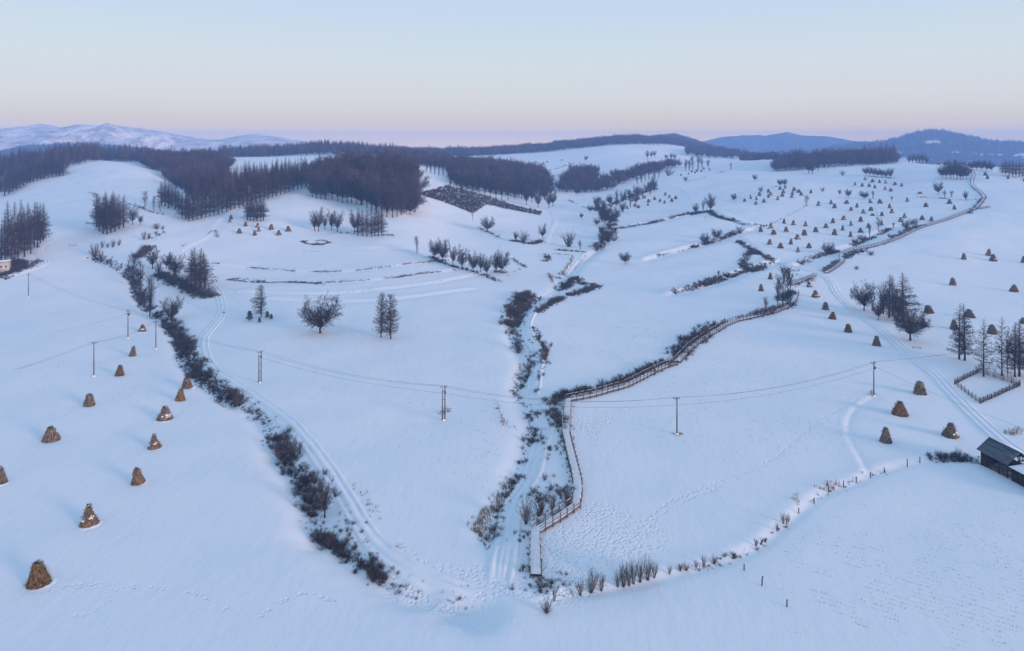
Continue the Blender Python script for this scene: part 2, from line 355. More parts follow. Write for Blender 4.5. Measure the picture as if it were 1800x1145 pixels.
def grid_quads(n, m):
    i = np.arange(n * m).reshape(n, m)
    return np.stack([i[:-1, :-1], i[1:, :-1], i[1:, 1:], i[:-1, 1:]], -1).reshape(-1, 4)
ground = mesh_obj('ground', np.stack([XX, YY, ZG], -1).reshape(-1, 3), grid_quads(NU, NY), M_SNOW, smooth=True)
tag(ground, kind='structure')
a_ = ground.data.attributes.new('trodden', 'FLOAT', 'POINT'); a_.data.foreach_set('value', TREAD.ravel().astype(np.float32))
# the plain beyond, one sheet out to the horizon (and round behind the camera)
_r = np.concatenate([[0.0], np.geomspace(300, 6400, 40)]); _a = np.linspace(0, 2 * math.pi, 97)
RR, AA = np.meshgrid(_r, _a, indexing='ij')
tag(mesh_obj('valley_floor', np.stack([RR * np.sin(AA), RR * np.cos(AA), np.full(RR.shape, -12.0)], -1).reshape(-1, 3), grid_quads(41, 97)[:, ::-1], M_SNOW), kind='structure')

# far ridges: skyline read off the photograph, given its own distance, width and spurs
def ridge(name, sky, Z, depth, m, seed, spur=0.16, canopy=0.0, foot=-12.0, clear=()):
    us = np.array([p[0] for p in sky], float); vs = np.array([p[1] for p in sky], float)
    n, k = 460, 150
    u = np.linspace(us[0], us[-1], n); v = np.interp(u, us, vs)
    for _ in range(4): v[1:-1] = (v[:-2] + 2 * v[1:-1] + v[2:]) / 4
    top = CAMZ + (HOR - v) * Z / F - canopy
    end = np.clip(np.minimum(u - u[0], u[-1] - u) / 60, 0, 1)
    top = foot + (top - foot) * end ** 0.7
    t = np.linspace(-1, 1.0, k); U, T = np.meshgrid((u - CU) / F * Z, t, indexing='ij')
    Y = Z + T * depth; prof = np.cos(np.clip(T, -1, 1) * math.pi / 2) ** 1.3
    Tm = np.broadcast_to(top[:, None], T.shape); X = U * (Y / Z)
    # spurs run down the slope: ridged noise stretched along the fall line
    rid = lambda sx, sy, sd: 1 - 2 * np.abs(vnoise(X / sx + .35 * vnoise(Y / 200, X / 200, sd + 9), Y / sy, sd)) * 2
    sp = .6 * rid(depth * .30, depth * 1.1, seed) + .3 * rid(depth * .13, depth * .5, seed + 3) + .15 * rid(depth * .06, depth * .2, seed + 5)
    z = foot + (Tm - foot) * prof * (1 + spur * 1.6 * (sp - .6) * np.clip(1.15 - prof ** 4, 0, 1)) + (Tm - foot) * .02 * sp
    o = mesh_obj(name, np.stack([X, Y, z], -1).reshape(-1, 3), grid_quads(n, k), m, smooth=True)
    up = CU + F * X / Y; vp = HOR - F * (z - CAMZ) / Y; C = np.zeros(X.shape)
    for (cu, cv, ru, rv) in clear:
        C = np.maximum(C, np.clip(2.2 - 2.0 * np.sqrt(((up - cu) / ru) ** 2 + ((vp - cv) / rv) ** 2) + 1.2 * vnoise(X / 60, Y / 60, 4), 0, 1) * (T < .05))
    at_ = o.data.attributes.new('clearing', 'FLOAT', 'POINT'); at_.data.foreach_set('value', C.ravel().astype(np.float32))
    return o, X, Y, z, C
def wooded(scale, wood, snow, lo, hi, bump):
    def f(t, b):
        n = noise_col(t, b, wood, snow, scale, 8, lo, hi)
        n.inputs['Roughness'].default_value = 0.72
        n2 = N(t, 'ShaderNodeTexNoise'); n2.inputs['Scale'].default_value = scale * 3; n2.inputs['Detail'].default_value = 5
        c = N(t, 'ShaderNodeTexCoord'); t.links.new(c.outputs['Object'], n2.inputs['Vector'])
        bp = N(t, 'ShaderNodeBump'); bp.inputs['Distance'].default_value = bump; t.links.new(n2.outputs[0], bp.inputs['Height']); t.links.new(bp.outputs[0], b.inputs['Normal'])
        src = b.inputs['Base Color'].links[0].from_socket; at_ = N(t, 'ShaderNodeAttribute', attribute_name='clearing')
        mx = N(t, 'ShaderNodeMix', data_type='RGBA'); t.links.new(at_.outputs['Fac'], mx.inputs[0]); t.links.new(src, mx.inputs[6]); mx.inputs[7].default_value = (.85, .86, .88, 1); t.links.new(mx.outputs[2], b.inputs['Base Color'])
    return f
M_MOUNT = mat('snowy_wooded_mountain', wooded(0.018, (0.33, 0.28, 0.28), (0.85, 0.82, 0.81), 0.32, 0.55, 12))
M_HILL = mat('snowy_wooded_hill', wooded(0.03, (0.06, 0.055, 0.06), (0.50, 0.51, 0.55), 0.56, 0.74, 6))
SK_L = [(-700, 250), (-300, 236), (-100, 231), (0, 229), (30, 226), (75, 219), (110, 222), (140, 218), (190, 220), (240, 226), (300, 236), (360, 245), (385, 246), (420, 239), (450, 235), (500, 240), (540, 246), (620, 258), (720, 268)]
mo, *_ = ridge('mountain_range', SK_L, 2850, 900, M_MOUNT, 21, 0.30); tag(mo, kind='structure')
SK_B = [(-500, 268), (-100, 270), (0, 269), (52, 259), (113, 254), (160, 255), (230, 260), (320, 268)]
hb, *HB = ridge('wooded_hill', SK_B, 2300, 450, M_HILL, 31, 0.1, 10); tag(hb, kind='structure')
SK_M = [(1030, 268), (1100, 250), (1150, 241), (1185, 239), (1207, 245), (1245, 259), (1300, 274)]
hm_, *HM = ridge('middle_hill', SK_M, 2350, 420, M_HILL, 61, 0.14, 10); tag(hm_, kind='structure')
SK_R = [(1120, 275), (1180, 255), (1225, 249), (1262, 240), (1305, 235), (1345, 237), (1384, 231), (1410, 238), (1455, 239), (1500, 247), (1560, 249), (1620, 255), (1700, 266)]
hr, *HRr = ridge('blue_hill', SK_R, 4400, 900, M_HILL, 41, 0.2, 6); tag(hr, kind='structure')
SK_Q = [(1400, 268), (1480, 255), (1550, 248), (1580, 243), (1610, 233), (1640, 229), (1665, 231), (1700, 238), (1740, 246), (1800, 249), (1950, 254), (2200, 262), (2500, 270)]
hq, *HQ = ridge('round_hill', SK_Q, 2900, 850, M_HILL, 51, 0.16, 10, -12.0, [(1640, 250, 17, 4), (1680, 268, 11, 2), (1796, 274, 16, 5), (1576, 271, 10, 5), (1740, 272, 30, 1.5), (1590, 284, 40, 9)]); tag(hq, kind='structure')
# ------------------------------------------------------------------ roads (trodden and driven snow, real ruts)
M_TRACK = mat('packed_snow', lambda t, b: noise_col(t, b, (0.79, 0.81, 0.85), (0.86, 0.87, 0.88), 0.5, 5, 0.3, 0.7))
def road(name, pts, prof, step=1.2, jit=0.05, rise=0.0, fade_in=9):
    P = resample(line(pts), step); n = len(P)
    T = np.gradient(P[:, :2], axis=0); T /= np.linalg.norm(T, axis=1, keepdims=True) + 1e-9; Nn = np.stack([-T[:, 1], T[:, 0]], -1)
    off = np.array([p[0] for p in prof]); hh = np.array([p[1] for p in prof]); k = len(off)
    s = np.arange(n) * step
    wob = 0.25 * vnoise(s / 9, s * 0, 3)[:, None] + jit * 2 * vnoise(s[:, None] / 3 + off[None] * 3, s[:, None] * 0 + off[None], 4)
    X = P[:, None, 0] + Nn[:, None, 0] * (off[None] + wob); Y = P[:, None, 1] + Nn[:, None, 1] * (off[None] + wob)
    fade = np.clip(np.minimum(s / fade_in, (s[-1] - s) / 9), 0, 1); fade = (fade * fade * (3 - 2 * fade))[:, None]
    Z = zat(X, Y) + hh[None] * fade - .12 * (1 - fade) + rise + jit * vnoise(s[:, None] / 2.2, off[None] * 2.3 + s[:, None] * 0, 8) * (np.abs(off) < abs(off).max() - 0.1)[None]
    return tag(mesh_obj(name, np.stack([X, Y, Z], -1).reshape(-1, 3), grid_quads(n, k)[:, ::-1], M_TRACK, smooth=True), kind='structure')
CART = [(-2.3, -.25), (-2.0, .10), (-1.7, .30), (-1.35, .26), (-1.1, .05), (-.7, .05), (-.5, .26), (0, .33), (.5, .26), (.7, .05), (1.1, .05), (1.35, .26), (1.7, .30), (2.0, .10), (2.3, -.25)]
CART = [(a * 0.85, b if b < 0 else .06 + .55 * b) for a, b in CART]
WIDE = [(-3.2, -.25), (-2.8, .10), (-2.3, .30), (-1.9, .28), (-1.6, .07), (-1.2, .07), (-.9, .27), (-.3, .18), (0, .10), (.3, .22), (.6, .27), (.9, .06), (1.3, .06), (1.6, .28), (2.2, .32), (2.8, .12), (3.2, -.25)]
WIDE = [(a * .70, b if b < 0 else .06 + .95 * b) for a, b in WIDE]
FOOT = [(-.8, -.2), (-.6, .08), (-.4, .14), (-.15, .05), (.15, .05), (.4, .14), (.6, .08), (.8, -.2)]
ROAD_MID = [(874, 1078), (876, 1040), (880, 1000), (888, 960), (893, 920), (905, 880), (915, 868), (934, 834), (946, 795), (959, 757), (954, 738), (942, 718), (934, 700), (938, 680), (941, 656), (945, 622), (930, 594), (925, 572), (936, 549), (963, 528), (988, 510), (1002, 485), (1016, 465), (1032, 449), (1046, 440)]
road('road', ROAD_MID, WIDE, jit=0.16, fade_in=14)
road('lane', [(880, 1052), (840, 1045), (790, 1035), (741, 1013), (697, 986), (661, 957), (632, 918), (608, 879), (584, 838), (557, 799), (528, 763), (500, 737), (450, 700), (400, 667), (380, 654), (364, 636), (357, 610), (361, 589), (380, 568), (390, 547), (388, 526), (378, 508), (362, 495)], CART, jit=0.10)
road('field_track', [(300, 462), (314, 443), (335, 430), (364, 415), (374, 396), (393, 380), (424, 360), (440, 352)], CART)
road('field_track', [(-40, 502), (0, 490), (52, 475), (78, 463), (70, 450), (66, 441), (75, 430), (89, 422), (97, 405)], CART)
road('field_track', [(1298, 414), (1331, 434), (1357, 455), (1375, 465), (1394, 468), (1420, 476), (1444, 484), (1462, 498), (1472, 517), (1500, 543), (1552, 582), (1596, 621), (1644, 659), (1673, 690), (1702, 719), (1733, 750), (1764, 777), (1800, 801), (1860, 840)], CART)
road('field_track', [(954, 433), (962, 418), (968, 404), (974, 394), (973, 380), (965, 368)], CART)
road('footpath', [(1394, 468), (1404, 460), (1420, 452)], FOOT)
road('footpath', [(1215, 352), (1206, 340), (1195, 331), (1170, 328)], FOOT)
road('footpath', [(1486, 420), (1512, 408), (1535, 396), (1544, 380), (1542, 366), (1555, 350)], FOOT)
road('footpath', [(322, 520), (330, 530), (350, 540), (386, 556)], FOOT, jit=0.05)
# ------------------------------------------------------------------ trees
M_BARK = mat('dark_bark', lambda t, b: noise_col(t, b, (0.030, 0.025, 0.024), (0.075, 0.062, 0.055), 3.0, 4, stretch=(1, 1, .2)))
M_TWIG = mat('bare_twigs', lambda t, b: noise_col(t, b, (0.036, 0.031, 0.033), (0.085, 0.066, 0.060), 0.6, 3, rnd=0.25))
M_LARCH = mat('larch_twigs', lambda t, b: noise_col(t, b, (0.040, 0.030, 0.030), (0.105, 0.064, 0.054), 0.5, 3, rnd=0.25))
M_WOOD = mat('wood_twigs', lambda t, b: noise_col(t, b, (0.050, 0.043, 0.050), (0.150, 0.098, 0.098), 0.3, 3, rnd=0.45))
M_BIRCH = mat('pale_birch_twigs', lambda t, b: noise_col(t, b, (0.16, 0.12, 0.11), (0.30, 0.24, 0.21), 0.6, 3))
M_PALEBARK = mat('pale_birch_bark', lambda t, b: noise_col(t, b, (0.25, 0.22, 0.20), (0.5, 0.47, 0.44), 3.0, 4))
M_PINE = mat('pine_needles', lambda t, b: noise_col(t, b, (0.018, 0.030, 0.020), (0.045, 0.062, 0.038), 1.5, 3))
M_SHRUB = mat('shrub_twigs', lambda t, b: noise_col(t, b, (0.072, 0.063, 0.064), (0.165, 0.130, 0.121), 0.8, 3, rnd=0.25))
M_GRASS = mat('dry_weeds', lambda t, b: noise_col(t, b, (0.20, 0.13, 0.08), (0.34, 0.24, 0.14), 2.0, 3))
def unit(v): return v / (np.linalg.norm(v) + 1e-9)
class Sticks:
    def __init__(s): s.a = []; s.b = []; s.r = []; s.q = []
    def add(s, a, b, r, q): s.a.append(a); s.b.append(b); s.r.append(r); s.q.append(q)
    def into(s, mb, k): mb.segs(s.a, s.b, s.r, s.q, k); return mb
def broad_tree(seed, h=12.0, w=10.0, bole=0.16, limbs=11, twr=0.013, steep=0.5, low=0.35):
    """a bare broadleaf: limbs fanning from a short bole to a rounded outline, boughs, branches and fine twigs. -> trunk, crown"""
    r = np.random.RandomState(seed); tr, cr = Sticks(), Sticks()
    hb = h * bole; R0 = h * 0.024; nrm = lambda s: r.normal(0, s, 3)
    q = np.array([0, 0, -0.3]); lean = r.normal(0, .02, 2) * h
    top = np.array([lean[0], lean[1], h * .55])
    for i in range(7):
        nx = np.array([lean[0] * ((i + 1) / 7) ** 2, lean[1] * ((i + 1) / 7) ** 2, -.3 + (h * .55 + .3) * (i + 1) / 7])
        tr.add(q, nx, R0 * (1.45 if i == 0 else 1.1 - i * .13), R0 * (1.1 - (i + 1) * .13)); q = nx
    tz = lambda z: np.array([lean[0] * (z / (h * .55)) ** 2, lean[1] * (z / (h * .55)) ** 2, z])
    def branch(p, d, L, rr, lev, droop):
        n = (5, 4, 3)[lev]
        for k in range(n):
            d = unit(d + nrm((.10, .16, .20)[lev]) + np.array([0, 0, (.10, .05, .0)[lev] - droop])); nx = p + d * L / n
            r0 = max(rr * (1 - .8 * k / n), twr); r1 = max(rr * (1 - .8 * (k + 1) / n), twr * .8)
            cr.add(p, nx, r0, r1); last = k == n - 1
            if lev < 2:
                for c in range(3 if last else (2 if k or lev else 1)):
                    e = unit(d * r.uniform(.55, 1.0) + unit(np.cross(d, nrm(1))) * r.uniform(.45, .95) + np.array([0, 0, .12 - droop]))
                    f = (1 - .45 * k / n) * r.uniform(.7, 1.15)
                    branch(p + (nx - p) * r.uniform(.5, 1), e, L * (.46, .42)[lev] * f, r1 * .6, lev + 1, droop)
            else:
                for c in range(2 if last else 1):
                    e = unit(d * .8 + nrm(.45)); cr.add(nx, nx + e * L * r.uniform(.28, .5), twr * .9, twr * .35)
            p = nx
    for k in range(limbs):
        f = (k + .5) / limbs; a = k * 2.39996 + r.normal(0, .25)
        el = math.asin(min(.98, max(-.25, (1 - f) * 1.25 - low)))            # first limbs steep, last ones low
        tip = np.array([math.cos(a) * math.cos(el) * w / 2, math.sin(a) * math.cos(el) * w / 2, hb + (h - hb) * (.38 + .60 * math.sin(el))]) * np.array([1, 1, 1]) * r.uniform(.94, 1.05)
        z0 = hb + (h * .42 - hb) * max(0, math.sin(el)) * r.uniform(.3, 1) * steep * 1.6
        p = tz(min(z0, h * .5)); v = tip - p; L = np.linalg.norm(v)
        branch(p, unit(unit(v) + np.array([0, 0, -.22 if el > .2 else .15])), L * .93, R0 * (.55 if el > .3 else .38), 0, 0.0 if el > .05 else .03)
    return tr, cr
def larch(seed, h=20.0, w=7.0, base=0.12, twr=0.028, n=78, droop=0.1, asym=0.0, tw=9, slim=0.85):
    r = np.random.RandomState(seed); tr, cr = Sticks(), Sticks()
    R0 = h * 0.012; lean = r.normal(0, 0.012, 2) * h; zs = np.linspace(-.4, h, 9)
    ax = lambda z: np.array([lean[0] * (z / h) ** 2, lean[1] * (z / h) ** 2, z])
    for a, b in zip(zs[:-1], zs[1:]):
        tr.add(ax(a), ax(b), R0 * (1.02 - max(a, 0) / h) + .015 + (R0 * .35 if a < 0 else 0), R0 * (1.02 - b / h) + .012)
    side = r.uniform(0, 6.28)
    for i in range(n):
        t = base + (1 - base) * ((i + r.uniform(0, .8)) / n); a = i * 2.4 + r.normal(0, .35)
        L = w / 2 * ((1 - t) / (1 - base)) ** slim * r.uniform(.55, 1.12) * (1 + asym * math.cos(a - side)) + 0.03 * h * (1 - t) + 0.25
        if t < base + .22: L *= r.uniform(.35, 1.0)
        p = ax(t * h); d = np.array([math.cos(a), math.sin(a), -droop + 0.55 * max(0, t - .55) + r.normal(0, .10)]); d = unit(d); q = p
        m = 3; rr = max(twr * 1.5, L * 0.012)
        for k in range(m):
            d = unit(d + np.array([0, 0, 0.13]) + r.normal(0, .06, 3)); nx = q + d * L / m
            cr.add(q, nx, rr * (1 - k / m * .7), rr * (1 - (k + 1) / m * .7))
            for _ in range(max(1, int(tw * L / 3 / 1.6))):
                s0 = q + (nx - q) * r.uniform(0.1, 1); e = unit(d * .55 + unit(np.cross(d, r.normal(0, 1, 3))) * .9 + np.array([0, 0, -.12])); l = L * r.uniform(.16, .34)
                cr.add(s0, s0 + e * l, twr, twr * .4)
            q = nx
    return tr, cr
def slim_tree(seed, h=12.0, w=4.0, stems=1, twr=0.02, base=0.08):
    """upright bare willow or poplar: steep boughs round one or more leaders"""
    r = np.random.RandomState(seed); tr, cr = Sticks(), Sticks(); R0 = h * 0.012
    for s in range(stems):
        a = r.uniform(0, 6.28); off = np.array([math.cos(a), math.sin(a), 0]) * (0.0 if stems == 1 else w * .10); top = off * (1 if stems == 1 else 2.5) + np.array([r.normal(0, .03) * h, r.normal(0, .03) * h, h * r.uniform(.85, 1.0)])
        ax = lambda t: off + (top - off) * t + np.array([0, 0, -.3 * (1 - t)])
        for k in range(6): tr.add(ax(k / 6), ax((k + 1) / 6), R0 * (1.1 - k / 6), R0 * (1.1 - (k + 1) / 6) + .01)
        for i in range(46 // max(1, stems - 0) + 10):
            t = base + (0.97 - base) * r.uniform(0, 1) ** .9; b = r.uniform(0, 6.28); L = w * r.uniform(.5, .95) * (0.45 + .8 * math.sin(math.pi * min(1, (1 - t) * 1.1 + .1)))
            p = ax(t); d = unit(np.array([math.cos(b) * .55, math.sin(b) * .55, 1.0])); q = p
            for k in range(3):
                d = unit(d + r.normal(0, .14, 3) + np.array([0, 0, .05])); nx = q + d * L / 3; cr.add(q, nx, max(twr * 1.3, L * .012) * (1 - k * .25), max(twr, L * .010) * (1 - k * .25)); 
                for _ in range(5):
                    e = unit(d + r.normal(0, .5, 3)); s0 = q + (nx - q) * r.uniform(0, 1); l = L * r.uniform(.2, .45); cr.add(s0, s0 + e * l, twr, twr * .4)
                q = nx
    return tr, cr
def shrub(seed, h=3.0, w=3.0, stems=22, twr=0.014, open_=0.5):
    r = np.random.RandomState(seed); tr, cr = Sticks(), Sticks()
    for s in range(stems):
        a = r.uniform(0, 6.28); k = r.uniform(.15, 1) * open_; d = unit(np.array([math.cos(a) * k, math.sin(a) * k, 1])); L = h * r.uniform(.6, 1.05)
        p = np.array([math.cos(a), math.sin(a), 0]) * w * .06 * r.uniform(0, 1) - np.array([0, 0, .15]); q = p
        for j in range(4):
            d = unit(d + r.normal(0, .12, 3)); nx = q + d * L / 4; (tr if j == 0 else cr).add(q, nx, twr * (2.2 - j * .4), twr * (1.8 - j * .4))
            if j:
                for _ in range(6):
                    e = unit(d + r.normal(0, .45, 3)); s0 = q + (nx - q) * r.uniform(0, 1); cr.add(s0, s0 + e * L * r.uniform(.14, .30), twr * .9, twr * .4)
            q = nx
    return tr, cr
def pine(seed, h=4.0, w=3.4):
    r = np.random.RandomState(seed); tr, cr = Sticks(), Sticks()
    tr.add(np.array([0, 0, -.2]), np.array([0, 0, h * .95]), h * .022, .01)
    for i in range(60):
        t = .08 + .9 * i / 60; a = i * 2.4; L = w / 2 * (1 - t) ** .7 * r.uniform(.7, 1.1) + .2; d = unit(np.array([math.cos(a), math.sin(a), .35])); p = np.array([0, 0, t * h])
        cr.add(p, p + d * L, .03, .015)
        for _ in range(16):
            s0 = p + d * L * r.uniform(.2, 1); e = unit(d + r.normal(0, .6, 3) + np.array([0, 0, .4])); cr.add(s0, s0 + e * r.uniform(.25, .45), .055, .02)
    return tr, cr
BANK = {}
def species(key, gen, twig, bark=None, k=3):
    tr, cr = gen; a = MB(); tr.into(a, 5); b = MB(); cr.into(b, k)
    tips = np.array(cr.b + tr.b); wd = np.percentile(np.hypot(tips[:, 0], tips[:, 1]), 97) * 2
    BANK[key] = dict(trunk=a.data('trunk', bark or M_BARK), crown=b.data('crown', twig), h=tips[:, 2].max(), w=wd, sticks=(tr, cr), twig=twig)
for i in range(5): species(('oak', i), broad_tree(100 + i, 12, 11.5, 0.12 + .012 * i, 26, 0.023, .5, .70), M_TWIG)
for i in range(4): species(('round', i), broad_tree(120 + i, 12, 7.0, 0.15, 17, 0.024, .55, .48), M_TWIG)
for i in range(6): species(('larch', i), larch(140 + i, 20, 7.2, 0.10 + .03 * (i % 3), 0.036, 140, 0.06, 0.15, 18), M_LARCH)
for i in range(2): species(('sparse', i), larch(160 + i, 20, 8.0, 0.10, 0.036, 84, 0.02, 0.25, 15, 0.7), M_LARCH)
species(('twin', 0), larch(170, 14, 5.4, 0.08, 0.026, 150, -0.05, 0.1, 20, 0.30), M_TWIG)
species(('twin', 1), larch(171, 14, 5.6, 0.10, 0.030, 130, 0.12, 0.35, 20, 0.40), M_LARCH)
for i in range(4): species(('slim', i), slim_tree(180 + i, 12, 3.4, 1 + i % 2, 0.028), M_TWIG)
for i in range(3): species(('birch', i), slim_tree(190 + i, 12, 3.6, 1 + i % 2, 0.024), M_BIRCH, M_PALEBARK)
for i in range(4): species(('shrub', i), shrub(200 + i, 3, 2.6, 26, 0.014, 0.62), M_SHRUB)
for i in range(3): species(('bush', i), shrub(210 + i, 2.4, 3.4, 34, 0.017, 1.1), M_SHRUB)
for i in range(3): species(('tuft', i), shrub(230 + i, 2.0, 2.8, 15, 0.0105, 0.95), M_SHRUB)
species(('pine', 0), pine(220), M_PINE)
PLACED = []
TREE_N = 0
def tree(kind, i, u, v, hpx, wpx=None, label=None, group=None, name=None, cat='tree', yaw=None):
    """one tree (trunk and crown) standing where the photograph shows its foot, as tall as it shows there"""
    global TREE_N
    i = i % sum(1 for k in BANK if k[0] == kind)
    B = BANK[(kind, i)]; p = at(u, v); Z = p[1]; s = hpx * Z / F / B['h']
    if wpx and kind == 'larch': wpx *= 1.55
    sx = s if wpx is None else min(max(wpx * Z / F / B['w'], 0.45 * s), 2.0 * s)
    rz = (TREE_N * 2.39996) % 6.283 if yaw is None else yaw; TREE_N += 1
    nm = name or {'larch': 'larch_tree', 'sparse': 'larch_tree', 'twin': 'larch_tree', 'oak': 'bare_tree', 'round': 'bare_tree', 'slim': 'slender_tree', 'birch': 'birch_tree', 'shrub': 'bare_shrub', 'bush': 'bare_shrub', 'pine': 'pine_tree'}[kind]
    o = empty(nm, p, label, cat if kind not in ('shrub', 'bush') else 'shrub', group, rz, (sx, sx, s))
    part('trunk' if kind not in ('shrub', 'bush') else 'stems', B['trunk'], o); part('crown', B['crown'], o)
    PLACED.append((p[0], p[1], sx * B['w'] / 2)); return o
def series(rows, fmt, group, **kw):
    for k, r_ in enumerate(rows):
        tree(*r_[:5], r_[5] if len(r_) > 5 else None, label=fmt.format(ORD[k], ORD[len(rows) - 1 - k]), group=group, **kw)
# ------------------------------------------------------------------ masses nobody could count: woods, hedges, undergrowth
PROTO = bpy.data.collections.new('wood_sources')          # never linked to the scene: only a source of shapes for the masses
def source(key, which):
    tr, cr = BANK[key]['sticks']; mb = MB(); tr.into(mb, 3); cr.into(mb, 3)
    return mb.data('_'.join(map(str, key)) + '_' + which, {'wood': M_WOOD}.get(which, BANK[key]['twig']))
SRC = {}
def src_coll(keys, which):
    kk = (tuple(keys), which)
    if kk not in SRC:
        c = bpy.data.collections.new('source_' + which); 
        for k in keys:
            o = bpy.data.objects.new('source', source(k, which)); c.objects.link(o)
        SRC[kk] = c
    return SRC[kk]
def scatter(name, pts, scl, keys, which='wood', seed=1, tilt=0.0, label=None):
    """ONE object of kind stuff: the shapes of `keys` standing on the given points"""
    pts = np.asarray(pts, float); scl = np.asarray(scl, float); n = len(pts)
    me = bpy.data.meshes.new(name); me.vertices.add(n); me.vertices.foreach_set('co', pts.astype(np.float32).ravel())
    rs = np.random.RandomState(seed)
    sc3 = np.stack([scl * rs.uniform(.8, 1.2, n), scl * rs.uniform(.8, 1.2, n), scl], -1) if scl.ndim == 1 else scl
    for nm, arr, ty, k in (('size', sc3, 'FLOAT_VECTOR', 'vector'), ('turn', np.stack([rs.normal(0, tilt, n) if tilt else np.zeros(n), rs.normal(0, tilt, n) if tilt else np.zeros(n), rs.uniform(0, 6.28, n)], -1), 'FLOAT_VECTOR', 'vector'), ('which', rs.randint(0, len(keys), n), 'INT', 'value')):
        a = me.attributes.new(nm, ty, 'POINT'); a.data.foreach_set(k, np.asarray(arr, dtype=np.int32 if ty == 'INT' else np.float32).ravel())
    o = bpy.data.objects.new(name, me); COL.objects.link(o)
    g = bpy.data.node_groups.new('scatter', 'GeometryNodeTree')
    g.interface.new_socket('Geometry', in_out='INPUT', socket_type='NodeSocketGeometry'); g.interface.new_socket('Geometry', in_out='OUTPUT', socket_type='NodeSocketGeometry')
    gi = N(g, 'NodeGroupInput'); go = N(g, 'NodeGroupOutput'); ip = N(g, 'GeometryNodeInstanceOnPoints'); ci = N(g, 'GeometryNodeCollectionInfo')
    ci.inputs['Collection'].default_value = src_coll(keys, which); ci.inputs['Separate Children'].default_value = True; ci.inputs['Reset Children'].default_value = True
    ip.inputs['Pick Instance'].default_value = True
    def attr(nm, ty):
        a = N(g, 'GeometryNodeInputNamedAttribute', data_type=ty); a.inputs['Name'].default_value = nm
        return next(s for s in a.outputs if s.enabled and s.name == 'Attribute')
    g.links.new(gi.outputs[0], ip.inputs['Points']); g.links.new(ci.outputs[0], ip.inputs['Instance'])
    g.links.new(attr('which', 'INT'), ip.inputs['Instance Index']); g.links.new(attr('turn', 'FLOAT_VECTOR'), ip.inputs['Rotation']); g.links.new(attr('size', 'FLOAT_VECTOR'), ip.inputs['Scale'])
    g.links.new(ip.outputs[0], go.inputs[0])
    md = o.modifiers.new('scatter', 'NODES'); md.node_group = g
    return tag(o, label, None, None, 'stuff')
def inside(poly, u, Z):
    r = np.zeros(np.shape(u), bool); n = len(poly); lz = np.log(Z)
    for i in range(n):
        (x1, y1), (x2, y2) = poly[i], poly[(i + 1) % n]; y1 = math.log(y1); y2 = math.log(y2)
        c = ((y1 > lz) != (y2 > lz)); r ^= c & (u < (x2 - x1) * (lz - y1) / ((y2 - y1) or 1e-9) + x1)
    return r
def fill(poly, gap, seed, jit=0.42, thin=0.27):
    """points on the ground inside a polygon given as (u, depth)"""
    us = np.array([p[0] for p in poly]); Zs = np.array([p[1] for p in poly], float)
    X0 = ((us - CU) / F * Zs).min(); X1 = ((us - CU) / F * Zs).max()
    gx, gy = np.meshgrid(np.arange(X0, X1, gap), np.arange(Zs.min(), Zs.max(), gap)); rs = np.random.RandomState(seed)
    x = (gx + rs.uniform(-jit, jit, gx.shape) * gap).ravel(); y = (gy + rs.uniform(-jit, jit, gy.shape) * gap).ravel()
    wob = 10 * vnoise(x / 18, y / 30, seed + 1) + 8 * vnoise(x / 7, y / 9, seed + 2)
    k = (y > 60) & inside(poly, x / y * F + CU + wob, y * (1 + .035 * vnoise(x / 15, y / 15, seed + 3))); k &= (vnoise(x / 24, y / 30, seed + 8) + .5 * vnoise(x / 10, y / 12, seed + 9)) < thin; x = x[k]; y = y[k]
    return np.stack([x, y, zat(x, y)], -1)
LARCH = [('larch', i) for i in range(6)]; ROUND = [('round', i) for i in range(4)] + [('oak', 2), ('oak', 3), ('oak', 4)]; MIXED = LARCH[:3] + ROUND[:4]
def wood(name, poly, gap, hgt, keys, seed, vary=0.26, wide=1.0):
    P = fill(poly, gap, seed); rs = np.random.RandomState(seed + 5); h0 = 20.0 if keys[0][0] == 'larch' else 12.0
    # clumps of taller and shorter growth
    s = hgt / h0 * (1 + vary * rs.normal(0, 1, len(P)).clip(-1.6, 1.6) + 0.55 * vnoise(P[:, 0] / 38, P[:, 1] / 38, seed))
    hs = np.array([1.0 if k[0] == 'larch' else 20.0 / 12 for k in keys]) if keys[0][0] == 'larch' else np.array([1.0 if k[0] != 'larch' else 12 / 20 for k in keys])
    which = np.random.RandomState(seed)
    return scatter(name, P, np.stack([s * wide, s * wide, s], -1) if len(set(hs)) == 1 else np.stack([s * wide * 1.25, s * wide * 1.25, s * 1.25], -1), keys, 'wood', seed)
def wood2(name, poly, gap, hgt, seed, frac=0.5, wide=1.0):
    pass
wood('ridge_forest', [(-90, 635), (0, 655), (39, 675), (73, 690), (115, 705), (127, 735), (172, 775), (172, 900), (100, 940), (-90, 900)], 6.2, 15, LARCH, 1)
wood('plateau_forest', [(165, 900), (262, 880), (262, 1120), (165, 1120)], 7.4, 16, LARCH, 2, .16)
wood('gully_forest', [(322, 610), (345, 600), (400, 690), (398, 1010), (252, 1000), (252, 800), (290, 700)], 8.6, 14, ROUND, 3, wide=1.05)
wood('larch_forest', [(318, 490), (350, 500), (430, 528), (500, 553), (547, 568), (556, 640), (450, 640), (330, 590)], 5.8, 16, LARCH, 4)
wood('hill_forest', [(547, 548), (600, 540), (640, 510), (688, 482), (722, 486), (738, 540), (728, 690), (560, 690)], 8.0, 15, ROUND, 5, wide=1.0)
wood('horizon_forest', [(385, 1150), (690, 1120), (700, 1340), (385, 1340)], 7.0, 17, LARCH, 6, .14)
wood('saddle_forest', [(690, 780), (760, 830), (810, 850), (830, 1000), (690, 1000)], 9.0, 15, ROUND, 7)
